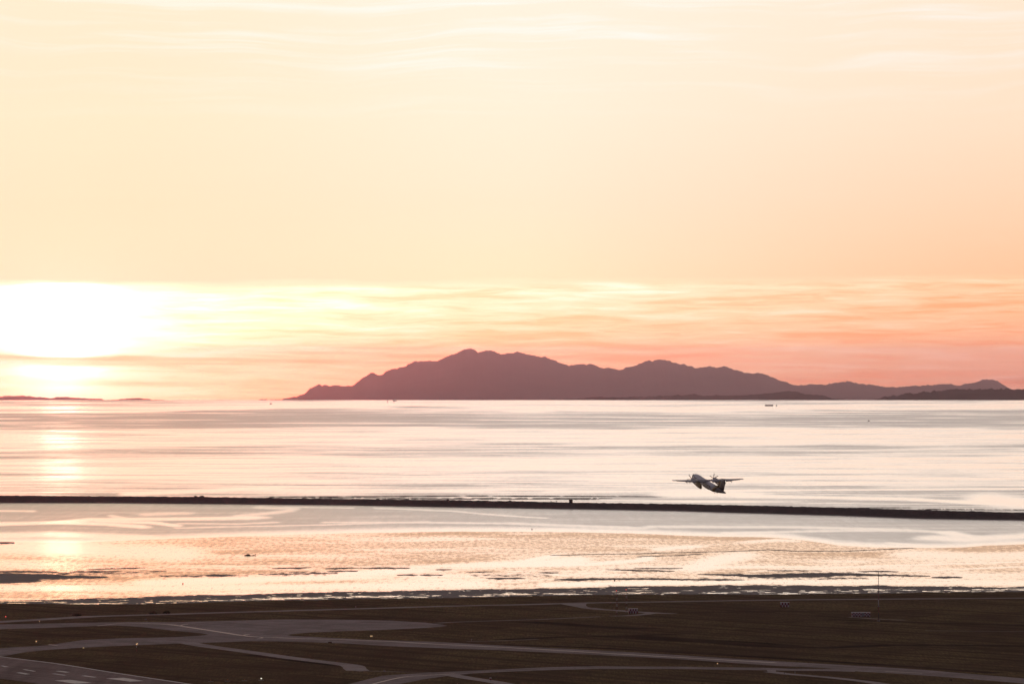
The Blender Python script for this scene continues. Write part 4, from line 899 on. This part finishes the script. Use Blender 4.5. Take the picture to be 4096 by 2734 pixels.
for px, s_, label in ((778, 1.1, 'boulder on the crest of the jetty, left one of a close pair'), (806, 1.3, 'larger boulder on the crest of the jetty, with another close by'), (1790, .9, 'small boulder on the jetty crest opposite the sand bars'), (2040, .8, 'low boulder on the jetty crest a little left of the hut'), (1510, .9, 'flat boulder on the jetty crest where the sand bars begin')):
    p = jetty_top(px); r_ = random.Random(px); bm = bmesh.new(); bmesh.ops.create_icosphere(bm, subdivisions=2, radius=s_)
    for v in bm.verts: v.co = Vector((v.co.x * 1.5, v.co.y, v.co.z * .8)) * r_.uniform(.82, 1.15)
    me = bpy.data.meshes.new('boulder'); bm.to_mesh(me); bm.free(); me.materials.append(MATS['jetty_rock']); o = bpy.data.objects.new('boulder', me); COL.objects.link(o); o.location = p
    tag(o, label.replace('left one of', 'smaller one of'), 'boulder')

# ------------------------------------------------------------------ driftwood and marks on the flat
p = at(1000, 2221.5, .05); t_ = thing('driftwood', p, 'dark driftwood log with upturned root stranded on the gold wet flat', 'driftwood', None, .1)
MB().tube([(-3.1, 0, .12), (-2.2, 0, .28), (-1.2, .1, .45), (-.4, 0, .40), (.3, 0, .15), (1.2, 0, .14), (2.0, .1, .3), (2.5, 0, .22)], [.1, .3, .52, .46, .16, .2, .24, .08], 10).build('log', 'bark', t_, True)
MB().tube([(2.6, 0, -.05), (2.75, 0, .4), (2.95, 0, .85), (3.1, 0, 1.0)], [.14, .12, .2, .05], 8).build('root', 'bark', t_, True)
MB().tube([(1.9, 0, .3), (2.3, 0, .5), (2.8, 0, .72)], [.08, .07, .05], 6).build('branch', 'bark', t_, True)
for px, py, s_, label in ((2128, 2117, .35, 'lone small red buoy floating near the edge of the flat'),):
    t_ = thing('buoy', at(px, py, 0), label, 'buoy')
    MB().tube([(0, 0, -.2), (0, 0, .1), (0, 0, .5), (0, 0, .75)], [s_ * .7, s_, s_ * .8, s_ * .2], 12).build('float', 'red_paint', t_, True); MB().tube([(0, 0, .7), (0, 0, 1.0)], .04, 6).build('topmark', 'dark_steel', t_)
for px, py, label in ((2458, 2322, 'dark stump standing up from the mud bank'), (731, 2335, 'tiny dark stump in the bright shallow water near the shore')):
    p = at(px, py, .0); t_ = thing('stump', p, label, 'stump')
    MB().tube([(0, 0, -.1), (.03, 0, .3), (-.02, 0, .65)], [.32, .24, .18], 9).build('trunk', 'bark', t_); MB().tube([(0, 0, .3), (.25, 0, .45), (.5, 0, .42)], [.12, .09, .03], 6).build('root', 'bark', t_)

# ------------------------------------------------------------------ shipping
def sea_at(px, py): return at(px, py, 0)
def hullmesh(l_, w_, h_):
    R_ = []
    for f_, ww, sh_ in ((-.5, .75, .12), (-.44, .95, .05), (-.2, 1, 0), (.2, 1, 0), (.36, .8, .06), (.46, .4, .18), (.5, .05, .26)):
        b_ = w_ / 2 * ww; R_.append([Vector((f_ * l_, -b_, h_ * (1 + sh_))), Vector((f_ * l_, -b_ * .7, -.6)), Vector((f_ * l_, b_ * .7, -.6)), Vector((f_ * l_, b_, h_ * (1 + sh_)))])
    return MB().loft(R_)
p = sea_at(3076, 1623.2); sc_ = p.y / F
t_ = thing('barge', p, 'long flat dark barge on the far water off the low islands', 'barge')
w_ = 33 * sc_; h_ = 5.5 * sc_
MB().loft([[Vector((-w_ / 2 + a_, y_, -.5)), Vector((w_ / 2 - a_, y_, -.5)), Vector((w_ / 2, y_, h_ * .45)), Vector((-w_ / 2, y_, h_ * .45))] for y_, a_ in ((-5, 1.0), (5, 1.0))]).build('hull', 'hull_dark', t_)
for i in range(6): MB().box((-w_ / 2 + w_ * (i + .5) / 6, 0, h_ * .45 + h_ * (.24 + .05 * (i % 2))), (w_ / 6 - .5, 8, h_ * (.48 + .1 * (i % 2)))).build('cargo', 'hull_dark', t_)
p = sea_at(3106, 1623.4); t_ = thing('tugboat', p, 'tiny dark tug close behind the long flat barge', 'tug', None, PI)
hullmesh(6 * sc_, 3.0, 1.3).build('hull', 'hull_dark', t_); MB().box((.3, 0, 2.3), (2.2, 2, 2.2)).build('wheelhouse', 'hull_dark', t_); MB().tube([(0, 0, 3.3), (0, 0, 4.6)], .15, 6).build('mast', 'dark_steel', t_)
def motorboat(px, py, wpx, hpx, label, rz=0.0):
    p = sea_at(px, py); s_ = p.y / F; l_ = wpx * s_; h_ = hpx * s_
    t_ = thing('motorboat', p, label, 'boat', None, rz); hullmesh(l_, l_ * .36, h_ * .38).build('hull', 'hull_dark', t_)
    MB().loft([[Vector((-.18 * l_, -.12 * l_, h_ * .3)), Vector((.16 * l_, -.12 * l_, h_ * .3)), Vector((.08 * l_, -.11 * l_, h_ * .85)), Vector((-.16 * l_, -.11 * l_, h_ * .85))], [Vector((-.18 * l_, .12 * l_, h_ * .3)), Vector((.16 * l_, .12 * l_, h_ * .3)), Vector((.08 * l_, .11 * l_, h_ * .85)), Vector((-.16 * l_, .11 * l_, h_ * .85))]]).build('cabin', 'hull_dark', t_)
    MB().tube([(0, 0, h_ * .8), (0, 0, h_ * 1.1)], .05 * h_, 6).build('mast', 'dark_steel', t_)
motorboat(3475, 1684, 8, 5, 'small dark motorboat alone on the ruffled far water', .2)
motorboat(1083, 1615.5, 10, 5.5, 'small squat boat on the far water left of the mountain', PI - .1)
for px, py, wpx, hpx, label in ((1576, 1609, 15, 9, 'beacon with a wide platform on one leg in the far shallows below the mountain'), (1550, 1609, 3.5, 8, 'slim far beacon on a single leg beside the wide platform')):
    p = sea_at(px, py); s_ = p.y / F; t_ = thing('beacon', p, label, 'beacon')
    MB().tube([(0, 0, -1), (0, 0, hpx * s_ * .55)], [.9, .8], 10).build('leg', 'dark_steel', t_)
    if wpx > 5:
        MB().box((wpx * s_ * .22, 0, hpx * s_ * .62), (wpx * s_, 4, hpx * s_ * .16)).build('platform', 'hull_dark', t_); MB().box((-.5, 0, hpx * s_ * .82), (wpx * s_ * .45, 3, hpx * s_ * .3)).build('house', 'hull_dark', t_)
        MB().box((wpx * s_ * .5, 0, hpx * s_ * .76), (wpx * s_ * .3, 3, hpx * s_ * .2)).build('tank', 'hull_dark', t_)
    else:
        MB().tube([(0, 0, hpx * s_ * .5), (0, 0, hpx * s_ * .75), (0, 0, hpx * s_)], [.6, 1.5, .9], 10).build('topmark', 'hull_dark', t_); MB().tube([(0, 0, hpx * s_), (0, 0, hpx * s_ * 1.15)], .3, 6).build('lamp', 'dark_steel', t_)

# ------------------------------------------------------------------ haze over the strait
hm = bpy.data.materials.new('haze'); hm.use_nodes = True; ht = NT(hm.node_tree); ht.n.clear()
pv = ht.new('ShaderNodeVolumePrincipled'); pv.inputs['Color'].default_value = (0.91, 0.74, 0.95, 1); pv.inputs['Density'].default_value = HAZE
pv.inputs['Density Attribute'].default_value = ''; pv.inputs['Anisotropy'].default_value = 0.972
ho = ht.new('ShaderNodeOutputMaterial'); ht.l.new(pv.outputs[0], ho.inputs['Volume'])
MATS['haze'] = hm
hz = MB().box((0, 45000, -200), (60000, 104000, 765)).build('haze', 'haze'); hz['kind'] = 'stuff'
tag(hz, 'thin evening haze over the strait and the islands', 'haze')
